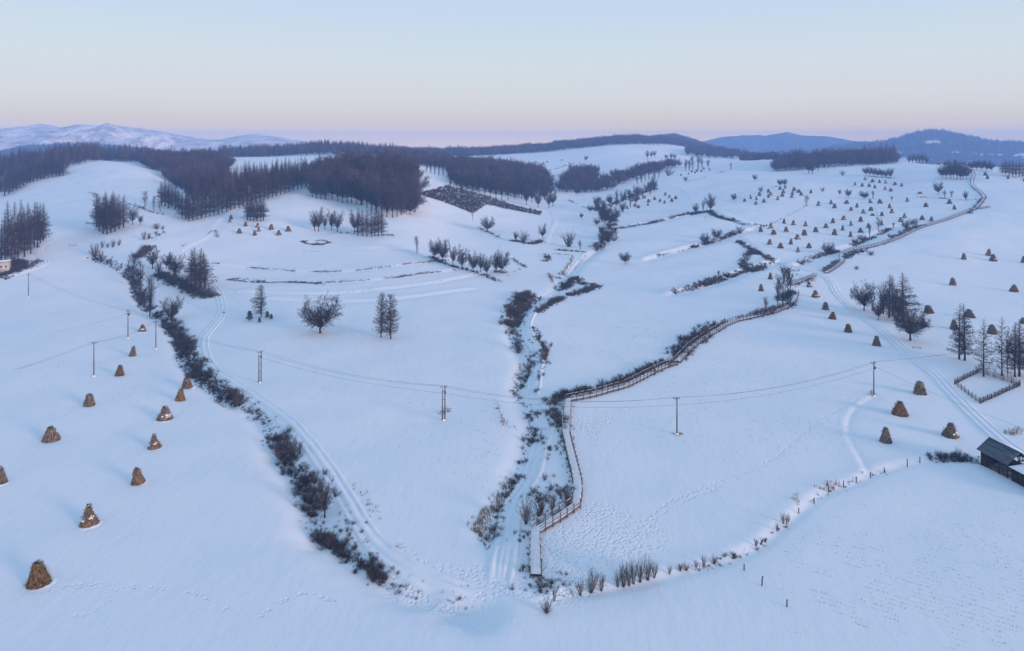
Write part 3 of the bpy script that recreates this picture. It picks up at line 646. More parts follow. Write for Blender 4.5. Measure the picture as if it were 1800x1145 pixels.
wood('far_forest', [(690, 1450), (830, 1500), (940, 1560), (1090, 1600), (1230, 1740), (1230, 1960), (690, 1800)], 8.5, 16, ROUND, 8, .18)
wood('hollow_forest', [(795, 665), (870, 695), (950, 705), (978, 765), (965, 960), (900, 1000), (830, 1010), (790, 800)], 8.4, 14, ROUND, 9, wide=1.05)
wood('glen_forest', [(988, 790), (1035, 830), (1050, 960), (1042, 1010), (1020, 1000), (985, 880)], 8.0, 13, ROUND, 10)
wood('glen_forest', [(1010, 760), (1060, 800), (1120, 900), (1190, 1030), (1195, 1080), (1120, 990), (1060, 890), (1000, 800)], 8.0, 12, ROUND, 11)
wood('dome_forest', [(1208, 1440), (1310, 1400), (1318, 1560), (1260, 1620), (1208, 1560)], 9.5, 14, ROUND, 12)
wood('crest_forest', [(1361, 885), (1440, 880), (1500, 890), (1570, 890), (1580, 960), (1500, 1020), (1400, 1020), (1361, 960)], 8.4, 15, ROUND, 13)
wood('crest_forest', [(1515, 885), (1572, 885), (1580, 960), (1515, 960)], 6.0, 19, LARCH, 14)
wood('crest_forest', [(1308, 1180), (1365, 1150), (1370, 1300), (1308, 1300)], 7.0, 12, ROUND, 15)
def ridge_wood(name, G, gap_i, gap_j, hgt, keys, seed, keep=1.0):
    X, Y, Z, C = G; rs = np.random.RandomState(seed); n = 9000
    i = rs.uniform(0, X.shape[0] - 1.01, n); j = rs.uniform(8, 84, n); a = i.astype(int); b = j.astype(int); f = (i - a)[:, None]; g_ = (j - b)[:, None]
    G3 = np.stack([X, Y, Z - .5, C], -1); P = (G3[a, b] * (1 - f) + G3[a + 1, b] * f) * (1 - g_) + (G3[a, b + 1] * (1 - f) + G3[a + 1, b + 1] * f) * g_; P = P[P[:, 3] < .3][:, :3]
    k = rs.uniform(0, 1, len(P)) < keep; k &= P[:, 2] > -5; P = P[k]
    h0 = 20.0 if keys[0][0] == 'larch' else 12.0; s = hgt / h0 * rs.uniform(.55, 1.45, len(P)); scatter(name, P, np.stack([s * 1.5, s * 1.5, s], -1), keys, 'wood', seed)
ridge_wood('far_forest', HQ, 1, 2, 16, MIXED, 71)
ridge_wood('far_forest', HB, 1, 2, 16, LARCH, 72)
ridge_wood('far_forest', HM, 1, 2, 15, ROUND, 73)
# ------------------------------------------------------------------ corn stooks
M_STALK = mat('dry_corn_stalks', lambda t, b: noise_col(t, b, (0.080, 0.052, 0.029), (0.44, 0.300, 0.168), 6.0, 5, 0.36, 0.66, stretch=(1, 1, .25), rnd=0.16))
M_HUSK = mat('corn_husks', lambda t, b: noise_col(t, b, (0.10, 0.060, 0.028), (0.34, 0.22, 0.115), 7.0, 3, 0.3, 0.7, rnd=0.2))
M_TASSEL = mat('dark_corn_tassels', lambda t, b: noise_col(t, b, (0.018, 0.013, 0.010), (0.060, 0.040, 0.025), 6.0, 3))
M_CAP = mat('settled_snow', lambda t, b: noise_col(t, b, (0.80, 0.82, 0.86), (0.88, 0.88, 0.89), 2.0, 3))
def stook(seed, h=2.8, rb=1.15, rt=0.36, snow=1, ledge=0.0, dome=1.0):
    """a cone of bundled maize stalks: core, leaning stalks with ragged feet, dark tassels, snow lodged on it"""
    r = np.random.RandomState(seed); na, nz = 22, 9
    prof = lambda t: rb + (rt - rb) * t ** dome - ledge * .18 * (t > .42)
    A, T = np.meshgrid(np.arange(na) * 2 * math.pi / na, np.linspace(0, 1, nz), indexing='ij')
    lob = 1 + .07 * np.sin(A * 2 + r.uniform(0, 6)) + .05 * np.sin(A * 3 + r.uniform(0, 6)); Rr = prof(T) * .90 * lob * (1 + .09 * r.normal(0, 1, A.shape)); cx = r.normal(0, .14); 
    V = np.stack([Rr * np.cos(A) + cx * T, Rr * np.sin(A), T * h * .93], -1); i = np.arange(na * nz).reshape(na, nz); j = np.roll(i, -1, 0)
    core = MB(); core.add(V.reshape(-1, 3), Q=np.stack([i[:, :-1], j[:, :-1], j[:, 1:], i[:, 1:]], -1).reshape(-1, 4))
    core.add(np.concatenate([V[:, -1], [[cx, 0, h]]]), T=[[k, (k + 1) % na, na] for k in range(na)])
    P0, P1, Rd = [], [], []
    for k in range(300):
        a = r.uniform(0, 6.283); t0 = r.choice([0, 0, 0, r.uniform(0, .45)]); t1 = min(1.02, t0 + r.uniform(.25, .75)); f = r.uniform(.96, 1.12)
        a2 = a + r.normal(0, .16); p0 = prof(t0) * (f + (.14 if t0 == 0 else .05) * r.uniform(0, 1)); p1 = prof(min(t1, 1)) * r.uniform(.92, 1.05)
        P0.append([p0 * math.cos(a), p0 * math.sin(a), t0 * h - (.12 if t0 == 0 else 0)]); P1.append([p1 * math.cos(a2) + cx * t1, p1 * math.sin(a2), t1 * h]); Rd.append(r.uniform(.018, .05))
    core.segs(P0, P1, np.array(Rd), np.array(Rd) * .6, 3)
    hk0, hk1 = [], []
    for k in range(300):                                       # husks and leaves sticking out
        a = r.uniform(0, 6.283); t = r.uniform(.02, .95) ** 1.1; p = prof(t) * r.uniform(.95, 1.06); q = np.array([p * math.cos(a) + cx * t, p * math.sin(a), t * h])
        e = unit(np.array([math.cos(a), math.sin(a), 0]) * r.uniform(.3, 1) + r.normal(0, .5, 3) + np.array([0, 0, r.choice([-.8, .6])])); hk0.append(q); hk1.append(q + e * r.uniform(.18, .58))
    core.segs(hk0, hk1, .042, .010, 3)
    ts0, ts1 = [], []
    for k in range(90):
        a = r.uniform(0, 6.283); rr = rt * r.uniform(0, 1.0); q = np.array([rr * math.cos(a) + cx, rr * math.sin(a), h * r.uniform(.84, .98)])
        ts0.append(q); ts1.append(q + unit(np.array([math.cos(a) * .5, math.sin(a) * .5, 1]) + r.normal(0, .3, 3)) * r.uniform(.15, .40))
    tm = MB(); tm.segs(ts0, ts1, .035, .012, 3)
    d = dict(core=core.data('stalk_bundle', M_STALK), tassel=tm.data('tassel_top', M_TASSEL), snow=None, h=h + .2, w=2 * rb)
    def blob(mb, c, nrm, sx, sz, n=9):
        """an uneven pad of snow lying on the stalks"""
        nrm = unit(nrm); x = unit(np.cross(nrm, [0.01, .02, 1])); y = np.cross(nrm, x); an = np.arange(n) * 6.283 / n
        r1 = sx * 1.15 * (1 + .42 * r.normal(0, 1, n)).clip(.35, 1.8); r2 = r1 * .6
        ring = lambda rad, hh: c + (x * np.cos(an)[:, None] + y * np.sin(an)[:, None] * .55) * rad[:, None] + nrm * hh
        Vb = np.concatenate([ring(r1, -.05), ring(r1 * .95, sz * .4), ring(r2, sz), [c + nrm * sz * 1.15]])
        Q = [[a_ + k, a_ + (k + 1) % n, a_ + n + (k + 1) % n, a_ + n + k] for a_ in (0, n) for k in range(n)]
        mb.add(Vb, Q=Q, T=[[2 * n + k, 2 * n + (k + 1) % n, 3 * n] for k in range(n)])
    pads = []
    def pad(*a_):
        sm = MB(); blob(sm, *a_); pads.append(sm.data('snow_patch', M_CAP))
    if snow >= 1: pad( np.array([cx + rt * .35, -rt * .3, h * .97]), np.array([.25, -.35, 1.]), rt * .62, .12)
    if snow >= 2:
        for k in range(5 + 3 * snow):
            a = -1.57 + r.uniform(-1.1, 1.3); t = r.choice([.30, .40, .44]) + r.normal(0, .03); p = prof(t) * 1.02
            pad(np.array([p * math.cos(a), p * math.sin(a), t * h]), np.array([math.cos(a) * .7, math.sin(a) * .7, .8]), r.uniform(.10, .30), .06)
    d['snow'] = pads or None
    dm = MB(); na2 = 28; an = np.arange(na2) * 6.283 / na2; rg = []                 # wind-scooped lip of snow round the foot
    for f_, z_ in ((.86, -.03), (1.0, .01), (1.10, .06), (1.22, .08), (1.42, .03), (1.75, -.10)):
        q = rb * f_ * (1 + .06 * r.normal(0, 1, na2)); rg.append(np.stack([q * np.cos(an), q * np.sin(an), z_ * (1 + .5 * np.cos(an + .8)) + .02 * r.normal(0, 1, na2)], -1))
    ii = np.arange(6 * na2).reshape(6, na2); jj = np.roll(ii, -1, 1); dm.add(np.concatenate(rg), Q=np.stack([ii[:-1], jj[:-1], jj[1:], ii[1:]], -1).reshape(-1, 4)[:, ::-1])
    d['drift'] = dm.data('snow_drift', M_CAP, True)
    return d
STK = [stook(300, 2.75, 1.15, .38, 1, 0, 1.0), stook(301, 3.0, 1.0, .30, 1, 0, .9), stook(302, 2.5, 1.22, .38, 2, .4, .95), stook(303, 2.7, 1.12, .32, 3, 1.0, .85), stook(304, 2.6, 1.15, .48, 0, 0, 1.35), stook(305, 2.4, 1.25, .42, 0, .7, 1.2), stook(306, 1.3, 1.5, .6, 0)]
ST_N = 0; SJ = np.random.RandomState(31)
def put_stook(u, v, hpx, label, group, var=None, k=1.0, small=False):
    global ST_N
    i = ST_N % 6 if var is None else var; ST_N += 1
    B = STK[i]; p = at(u, v); Z = p[1]; dep = (v - HOR) / F
    s = hpx * Z / F / (B['h'] + .45 * B['w'] * .5 * dep) * k
    if var == 6: s = hpx * Z / F / B['h']
    rz = (ST_N * 1.9) % 6.283 if B['snow'] is None or i < 2 else (ST_N * 0.37) % .9 - .5
    o = empty('corn_stook', p - np.array([0, 0, .05]), label, 'corn stook', group, rz, (s * SJ.uniform(.88, 1.12), s * SJ.uniform(.88, 1.12), s * SJ.uniform(.88, 1.08)))
    o.rotation_euler = (SJ.normal(0, .05), SJ.normal(0, .05), rz)
    part('stalk_bundle', B['core'], o); part('tassel_top', B['tassel'], o)
    if not small: part('snow_drift', B['drift'], o)
    for sd in (B['snow'] or ()) if not small else (): part('snow_cap' if sd is B['snow'][0] else 'snow_patch', sd, o)
GL = 'corn stooks on the snowy field below the power poles'
for u, v, h, var, lb in [
    (68, 1027, 45, 0, 'large brown corn stook with a snowy crown, lowest of all on the slope'),
    (157, 921, 40, 3, 'corn stook belted by a ledge of snow, uphill of the lowest one'),
    (0, 850, 34, 1, 'corn stook half cut off by the edge of the picture'),
    (243, 849, 34, 1, 'narrow corn stook with bare straw sides, below the two snow-splashed ones'),
    (90, 774, 29, 5, 'dark corn stook with a snow tip and stalks trailing off one side'),
    (272, 787, 30, 3, 'corn stook streaked with bands of snow, in the row beside the ditch'),
    (290, 737, 27, 2, 'corn stook with one big round patch of snow on its side'),
    (157, 713, 24, 4, 'even brown corn stook straight below the short grey pole'),
    (317, 704, 22, 0, 'corn stook touching the foot of the topmost one by the ditch'),
    (329, 682, 22, 4, 'broad corn stook topmost in the row beside the ditch brush'),
    (210, 660, 22, 1, 'corn stook with a dark tuft, between the short pole and the ditch'),
    (233, 626, 18, 1, 'slim corn stook below the two tall poles'),
    (250, 583, 14, 2, 'small corn stook between the two tall poles')]:
    put_stook(u, v, h, lb, GL, var)
GR = 'corn stooks beside the pen and the shed'
for u, v, h, var, lb in [
    (1557, 777, 28, 0, 'bushy brown corn stook closest to the snow bank that curves round the field'),
    (1582, 729, 27, 5, 'corn stook with a wide dark top, middle one of the three uphill of the shed'),
    (1617, 693, 25, 4, 'rounded corn stook below the track, across from the brushwood pen'),
    (1670, 767, 29, 2, 'corn stook standing alone above the open shed, by the cart track')]:
    put_stook(u, v, h, lb, GR, var)
GT = 'corn stooks along the upper cart track'
for u, v, h, var, lb in [
    (1354, 491, 12, 1, 'corn stook behind the tall bushy willow clump'), (1338, 512, 14, 1, 'pointed corn stook on the open side of the willow clump'),
    (1423, 505, 12, 2, 'corn stook just below the plank railing at the stream crossing'), (1434, 523, 14, 2, 'corn stook with a snow patch, second down the line from the stream crossing'),
    (1451, 545, 14, 4, 'corn stook third down the line from the stream crossing'), (1463, 561, 15, 5, 'broad corn stook fourth down the line from the stream crossing'),
    (1491, 584, 15, 4, 'corn stook fifth down the line, uphill of the lone roadside one'), (1541, 608, 18, 0, 'corn stook at the roadside below the grove of bare trees')]:
    put_stook(u, v, h, lb, GT, var)
GB = 'corn stooks on the wide upper field around the larches'
for u, v, h, var, lb in [
    (1633, 551, 17, 4, 'corn stook clear of the crown of the round bare tree'), (1622, 575, 17, 0, 'corn stook half hidden by the crown of the round bare tree'),
    (1704, 558, 17, 5, 'corn stook behind the top of the dark larch'), (1677, 579, 18, 0, 'corn stook behind the middle of the sparse larch'),
    (1744, 587, 19, 4, 'corn stook between two larch tops above the pen'), (1798, 569, 12, 0, 'corn stook behind the last larches by the picture edge'),
    (1675, 502, 14, 4, 'lone corn stook in the open field above the grove'), (1782, 513, 15, 5, 'lone corn stook with a footprint trail leading down from it'),
    (1694, 456, 13, 1, 'lone reddish corn stook downhill of the pair'), (1737, 450, 13, 1, 'upper corn stook of the pair on the open field'), (1746, 459, 13, 2, 'lower corn stook of the pair on the open field'),
    (1799, 462, 12, 1, 'corn stook cut by the picture edge, level with the pair'),
    (1732, 309, 7, 0, 'far corn stook at the crest, upper of two overlapping'), (1736, 315, 8, 1, 'far corn stook at the crest, lower of two overlapping'), (1772, 315, 7, 1, 'far corn stook at the crest below the dark larches'), (1800, 319, 5, 0, 'far corn stook at the crest by the picture edge'),
    (1638, 288, 4, 0, 'tiny corn stook on the skyline, first from the row of bare trees'), (1650, 290, 5, 1, 'tiny corn stook on the skyline between two others'), (1661, 291, 6, 4, 'dark corn stook on the skyline against the crest grove'),
    (1617, 341, 4, 6, 'low collapsed heap of corn stalks on the rough upper slope')]:
    put_stook(u, v, h, lb, GB, var)
GH = 'corn stooks on the terraced hill below the larch forest'
for k, (u, v, h) in enumerate([(404, 391, 8), (406, 386, 8), (421, 410, 10), (432, 398, 9), (448, 414, 11), (453, 400, 9), (455, 407, 9), (477, 404, 10), (490, 413, 10), (507, 407, 11)]):
    put_stook(u, v, h, f'reddish corn stook on the terraced hill, {ORD[k]} counting from the track towards the bare grove', GH)
GM = 'small corn stooks on the field across the creek'
for k, (u, v) in enumerate(sorted([(1094, 372), (1103, 368), (1116, 364), (1122, 366), (1123, 351), (1133, 349), (1140, 356), (1139, 362), (1151, 352), (1160, 355), (1170, 344), (1177, 348), (1168, 358), (1181, 355), (1188, 350), (1112, 354), (1125, 344)])):
    put_stook(u, v, 6.3, f'small corn stook on the field across the creek, {ORD[k]} along from the creek trees', GM)
GQ = 'tiny corn stooks on the distant hill'
for k, (u, v) in enumerate([(1197, 309), (1210, 307), (1216, 303), (1222, 305), (1225, 301.5), (1233, 302), (1237, 298), (1247, 299.5)]):
    put_stook(u, v, 4.2, f'tiny corn stook below the row of far hill trees, {ORD[k]} along towards the round tree', GQ, small=True)
for k, (u, v) in enumerate([(942, 286), (955, 289), (962, 286), (988, 282.5)]):
    put_stook(u, v, 3.2, f'tiny corn stook on the snowy far slope past the hollow wood, {ORD[k]} along', GQ, small=True)
GF = 'corn stooks in rows on the far slope'
ROWS = [
 ('on the field corner under the bushy pair', 7.2, [(1309, 355), (1320, 350), (1330, 352), (1329, 360), (1335, 345), (1351, 339), (1355, 344), (1351, 348), (1343, 356), (1371, 334), (1380, 332), (1375, 346), (1377, 340), (1367, 352), (1396, 336), (1393, 342), (1392, 348), (1404, 339), (1408, 344), (1425, 340)]),
 ('in the thin row below the lone saplings', 8.2, [(1439, 362), (1461, 359), (1467, 366), (1488, 358.5), (1496, 371), (1506, 365), (1518, 375), (1530, 357), (1531, 371), (1547, 358), (1564, 366), (1568, 375), (1550, 380), (1595, 355), (1628, 364), (1669, 358.5), (1678, 368.5)]),
 ('in the highest rows under the tree line', 6.4, [(1503, 326), (1516, 328), (1521, 317), (1528, 329), (1534, 320.5), (1538, 331), (1546, 322), (1557, 323), (1556, 334), (1566, 337), (1573, 326), (1585, 328)]),
 ('in the middle rows of the far slope', 9.2, [(1378, 393), (1395, 396), (1416, 398), (1434, 408), (1452, 401), (1464, 392.5), (1483, 386.7), (1496, 397), (1481, 405), (1513, 390), (1526.5, 401), (1550, 396), (1513, 409), (1583, 390), (1590, 383), (1604, 395), (1621, 386.5), (1637, 389)]),
 ('in the lowest rows of the far slope', 10.3, [(1338, 408), (1355, 402), (1360, 413), (1382, 407.5), (1353, 430), (1372, 436.5), (1390, 430), (1402, 421), (1414, 414), (1422, 436.5), (1403, 443.5), (1467, 413), (1495, 417)])]
for where, h, row in ROWS:
    for k, (u, v) in enumerate(sorted(row)):
        put_stook(u, v, h, f'corn stook {where}, {ORD[k]} along towards the boardwalk', GF)
put_stook(1534, 379.5, 4, 'low fallen heap of stalks among the far stooks beside the footpath', GF, 6)
# ------------------------------------------------------------------ trees, each where the photograph shows it
tree('twin', 1, 459, 557, 57, 32, 'leaning sparse larch ringed by four small dark pines')
for u, v, h, lb in [(439, 565, 19, 'tallest small pine, on the ditch side of the leaning larch'), (456, 568, 10, 'smallest pine, in front of the leaning larch'), (470, 560, 13, 'low dark pine leaning close behind the larch foot'), (477, 562, 10, 'low dark pine outermost on the terrace side of the larch')]:
    tree('pine', 0, u, v, h, None, lb, 'small pines around the leaning larch', 'young_pine')
tree('oak', 0, 563, 586, 73, 77, 'great round-crowned bare oak standing alone on the plain')
tree('twin', 0, 670, 593, 80, 32, 'straight narrow larch, twiggy down to the ground, of the lone pair', 'pair of larches on the plain')
tree('twin', 1, 687, 596, 80, 40, 'ragged larch with a long side bough, of the lone pair', 'pair of larches on the plain')
tree('oak', 1, 302, 568, 50, 40, 'round bare tree on the ditch bank below the tall poplar')
tree('slim', 1, 262, 557, 80, 26, 'tall dense poplar with twin trunks on the ditch bank')
tree('slim', 0, 248, 516, 60, 20, 'slender bare poplar behind the twin-trunked one')
tree('slim', 2, 234, 499, 57, 26, 'airy bare poplar farthest up the ditch bank')
tree('round', 0, 268, 473, 43, 26, 'small round bare tree standing clear behind the poplars')
tree('round', 1, 293, 472, 30, 22, 'bare tree with a bent crown beside the dark thicket')
tree('oak', 2, 308, 488, 46, 36, 'spreading dark bare tree rising from the thicket')
tree('bush', 0, 279, 482, 26, 18, 'dense dark bush like a cone at the thicket edge', None, 'dark_bush', 'bush')
for k, (u, v, h, w) in enumerate([(337, 500, 62, 24), (343, 516, 81, 30), (352, 506, 70, 32), (360, 508, 64, 30)]):
    tree('larch', k, u, v, h, w, f'tall brown larch over the cart track bend, {ORD[k]} of four from the thicket', 'four larches at the track bend')
tree('bush', 1, 372, 523, 24, 24, 'brown bush at the inside of the track bend below the larches')
tree('bush', 2, 303, 500, 34, 34, 'dense blue-black thicket bush under the spreading tree')
tree('bush', 0, 324, 506, 26, 30, 'low dense bush between the thicket and the larches')
LG = 'larches in the grove beside the pale house'
series([('larch', k, u, v, h, 19) for k, (u, v, h) in enumerate([(2, 476, 84), (9, 462, 88), (14, 449, 96), (20, 470, 90), (26, 446, 92), (32, 462, 88), (37, 440, 90), (43, 452, 86), (48, 440, 84), (54, 446, 82), (60, 432, 78), (66, 436, 80), (71, 428, 72), (76, 424, 68)])], 'tall larch in the grove beside the pale house, {1} counting from the track bend', LG)
GV = 'trees of the grove on the hillside field'
series([('larch', k, u, v, h, 20) for k, (u, v, h) in enumerate([(170, 399, 52), (175, 407, 62), (181, 411, 66), (188, 412, 70), (195, 409, 68), (202, 407, 66), (209, 403, 62), (217, 400, 58), (186, 402, 66), (198, 399, 64)])], 'purple larch in the egg-shaped grove on the hillside, {0} from its steep side', GV)
tree('birch', 0, 168, 374, 36, 22, 'pale feathery birch behind the egg-shaped grove'); tree('round', 2, 233, 395, 36, 20, 'bare round tree at the low end of the egg-shaped grove'); tree('round', 3, 247, 395, 20, 12, 'little bare sapling a step away from the egg-shaped grove')
for k, (u, v, h, w) in enumerate([(254, 368, 34, 16), (269, 372, 30, 12), (282, 374, 20, 11)]): tree('birch', k, u, v, h, w, f'white-stemmed birch on the hedge line across the hillside, {ORD[k]} from the grove', 'birches on the hillside hedge')
series([('larch', k, u, v, h, 17) for k, (u, v, h) in enumerate([(284, 361, 42), (290, 362, 46), (296, 366, 48), (302, 364, 42), (308, 368, 44), (314, 372, 40), (320, 382, 44), (327, 386, 46)])], 'larch at the gully corner of the forest, {0} counting downhill', 'larches at the gully corner')
FE = 'front trees of the larch forest on the hill'
series([('larch', k, u, 391 - 0.0 + (325 - 391) * ((u - 322) / 223) ** 1.15, 44 - 3 * (k % 3), 16) for k, u in enumerate(np.linspace(332, 545, 30))], 'larch in the front row of the hill forest, {0} counting up the slope', FE)
series([('larch', k, u, v, h, 17) for k, (u, v, h) in enumerate([(29, 334, 38), (35, 331, 38), (41, 327, 38), (47, 323, 37), (53, 321, 36), (59, 319, 36), (65, 317, 36), (71, 315, 36), (78, 313, 36), (85, 312, 35), (92, 311, 35), (99, 310, 35), (105, 310, 34), (111, 309, 34), (8, 345, 42), (16, 341, 40), (22, 337, 40)])], 'larch edging the ridge forest above the hillside field, {0} along', 'edge trees of the ridge forest')
series([('larch', k, u, v, h, 15) for k, (u, v, h) in enumerate([(435, 387, 40), (440, 388, 43), (446, 389, 42), (452, 389, 43), (458, 389, 44), (463, 388, 40)])], 'larch in the little clump above the hill stooks, {0} from the track', 'larch clump above the hill stooks')
for k, (u, v, h, w) in enumerate([(553, 407, 38, 18), (560, 407, 46, 22), (571, 404, 30, 12), (583, 405, 40, 18), (593, 408, 40, 22), (623, 408, 42, 22)]): tree('round', k, u, v, h, w, f'bare tree of the grove above the brush ring, {ORD[k]} from the stooks', 'bare grove above the brush ring')
series([('larch', k, u, v, h, 14) for k, (u, v, h) in enumerate([(629, 414, 50), (637, 415, 47), (645, 416, 48), (653, 416, 50), (659, 415, 47), (665, 415, 50), (671, 414, 49)])], 'larch in the straight-trunked grove below the hill forest, {0} along', 'straight larches below the hill forest')
HF = 'front trees of the hill forest'
series([('round', k, u, v, h, 24) for k, (u, v, h) in enumerate([(549, 346, 34), (556, 349, 38), (564, 350, 40), (572, 351, 36), (584, 350, 42), (594, 354, 46), (602, 357, 50), (610, 357, 50), (618, 356, 52), (627, 358, 56), (636, 361, 58), (645, 366, 60), (653, 371, 60), (662, 376, 60), (671, 380, 60), (680, 382, 62), (690, 383, 64), (698, 381, 62), (706, 378, 56), (714, 372, 52), (720, 366, 48), (725, 358, 44)])], 'bare tree in the front of the dark hill forest, {0} along its edge', HF)
tree('birch', 1, 734, 446, 33, 14, 'slim bare sapling standing alone beside the terraces')
for k, (kd, u, v, h, w) in enumerate([('oak', 764, 455, 38, 22), ('oak', 778, 461, 45, 28), ('round', 796, 466, 36, 18), ('round', 812, 473, 44, 28), ('oak', 832, 479, 40, 26), ('round', 845, 478, 34, 18), ('round', 856, 485, 40, 24), ('round', 872, 480, 40, 20), ('oak', 882, 481, 48, 30)]):
    tree(kd, k, u, v, h, w, f'bare tree in the row ending the terraces, {ORD[k]} going down to the brush', 'row of bare trees at the end of the terraces')
tree('oak', 3, 857, 408, 31, 27, 'single bushy bare tree on the bank of the middle slope'); tree('bush', 1, 920, 426, 24, 26, 'dense round bush on the hedge above the lane'); tree('round', 2, 907, 424, 18, 12, 'small bare tree beside the dense round bush')
tree('round', 1, 954, 420, 29, 16, 'upright bare tree at the lane end of the hedge'); tree('bush', 2, 1000, 434, 36, 28, 'large dense dark bush beside the valley lane'); tree('slim', 0, 1020, 441, 20, 9, 'thin pale sapling on the valley floor'); tree('oak', 0, 1022, 384, 11, 8, 'tiny round bare tree alone on the valley floor')
tree('oak', 4, 1099, 465, 25, 23, 'small round bare tree alone on the snow slope, brush at its foot')
CRK = 'trees crowding the creek'
for k, (kd, u, v, h, w) in enumerate([('round', 1050, 372, 24, 16), ('round', 1058, 391, 24, 18), ('oak', 1066, 384, 26, 22), ('round', 1074, 397, 30, 24), ('round', 1083, 390, 28, 22), ('oak', 1070, 423, 26, 22), ('round', 1062, 420, 22, 16), ('bush', 1080, 424, 14, 18), ('slim', 1057, 440, 26, 14), ('bush', 1049, 441, 16, 16), ('round', 1095, 374, 22, 16), ('slim', 1108, 366, 22, 10), ('round', 1118, 360, 24, 16), ('slim', 1130, 350, 22, 12), ('slim', 1143, 343, 24, 12), ('round', 1150, 336, 24, 16)]):
    tree(kd, k, u, v, h, w, f'bare tree crowding the creek bed, {ORD[k]} of the line up the creek', CRK)
rr_ = np.random.RandomState(77); _ck = resample(line([(1056, 436), (1066, 418), (1072, 400), (1064, 380), (1050, 370), (1072, 360), (1100, 352), (1130, 341), (1152, 332)]), 1.0)
for k in range(30):
    q = _ck[int((k + .5) / 30 * (len(_ck) - 1))] + [rr_.normal(0, 4), rr_.normal(0, 3), 0]; uu = CU + F * q[0] / q[1]; vv = HOR - F * (float(zat(q[0], q[1])) - CAMZ) / q[1]
    tree(('round', 'oak', 'slim')[k % 3], k, uu, vv, rr_.uniform(14, 25), rr_.uniform(10, 17), f'small bare tree in the creek thicket, {ORD[k]} going up the stream', 'small trees in the creek thicket')
EW = 'edge trees of the hollow wood'
series([('round', k, u, v, h, 18) for k, (u, v, h) in enumerate([(802, 331, 34), (810, 333, 36), (820, 334, 38), (831, 336, 40), (842, 338, 42), (852, 341, 44), (862, 348, 48), (872, 350, 48), (882, 351, 50), (893, 352, 50), (905, 350, 44), (917, 350, 42), (925, 360, 36), (935, 356, 40), (946, 365, 34), (957, 352, 36), (965, 366, 34), (972, 362, 30)])], 'bare tree at the lower edge of the hollow wood, {0} going towards the lane', EW)
series([('slim', k, u, v, h, 12) for k, (u, v, h) in enumerate([(750, 303, 22), (757, 305, 24), (764, 307, 26), (771, 309, 26), (779, 310, 26)])], 'thin bare tree on the slope above the scrub patch, {0} along', 'thin trees above the scrub patch')
tree('slim', 3, 812, 355, 36, 8, 'tall thin stem standing in the scrub patch near its lane side'); tree('slim', 0, 792, 334, 22, 8, 'thin stem standing at the top of the scrub patch'); tree('birch', 2, 831, 389, 18, 6, 'leaning thin birch below the corner of the scrub patch')
# far side of the valley and the right-hand slopes
tree('round', 0, 1249, 373, 35, 23, 'neat round-crowned tree on a tall bare trunk at the hedge corner'); tree('round', 1, 1223, 375, 19, 16, 'bushy bare tree on the hedge below the neat round tree'); tree('slim', 1, 1236, 371, 20, 10, 'slim bare tree between the bushy one and the neat round tree')
for k, (kd, u, v, h, w, lb) in enumerate([('oak', 1290, 353, 15, 11, 'small bare tree beside the field hedge above the hedge corner'), ('round', 1337, 338, 11, 9, 'small bare tree at the stook field corner'), ('oak', 1327, 318, 12, 10, 'tiny lone tree in the middle of the empty upper slope'), ('slim', 1285, 299, 13, 6, 'tiny feathery tree high on the empty upper slope'),
    ('oak', 1369, 300, 16, 12, 'small tree under the end of the crest forest'), ('oak', 1371, 327, 14, 11, 'rounded shrubby tree above the first stooks, of a touching pair'), ('oak', 1379, 327, 14, 11, 'second rounded shrubby tree of the touching pair above the stooks'),
    ('birch', 1417, 362, 20, 13, 'pale bushy tree at the end of the field boundary'), ('round', 1476, 343, 11, 7, 'short sapling to the near side of the spreading sapling'), ('oak', 1491, 348, 18, 12, 'spreading sapling above the thin row of stooks'), ('oak', 1519, 350, 16, 18, 'wide flat-topped tree among the upper stooks'),
    ('slim', 1535, 350, 15, 7, 'thin sapling next to the wide flat-topped tree'), ('slim', 1567, 354, 10, 7, 'tiny sapling on the looping footpath'), ('oak', 1649, 342, 26, 18, 'flat-crowned tree on a clear trunk above the hedge line'), ('round', 1697, 353, 19, 11, 'leaning dark tree at the boardwalk end of the hedge line'), ('slim', 1672, 347, 12, 9, 'thin shrubby tree behind the hedge line'), ('slim', 1661, 347, 13, 10, 'faint twiggy tree beside the flat-crowned one')]):
    tree(kd, k, u, v, h, w, lb)
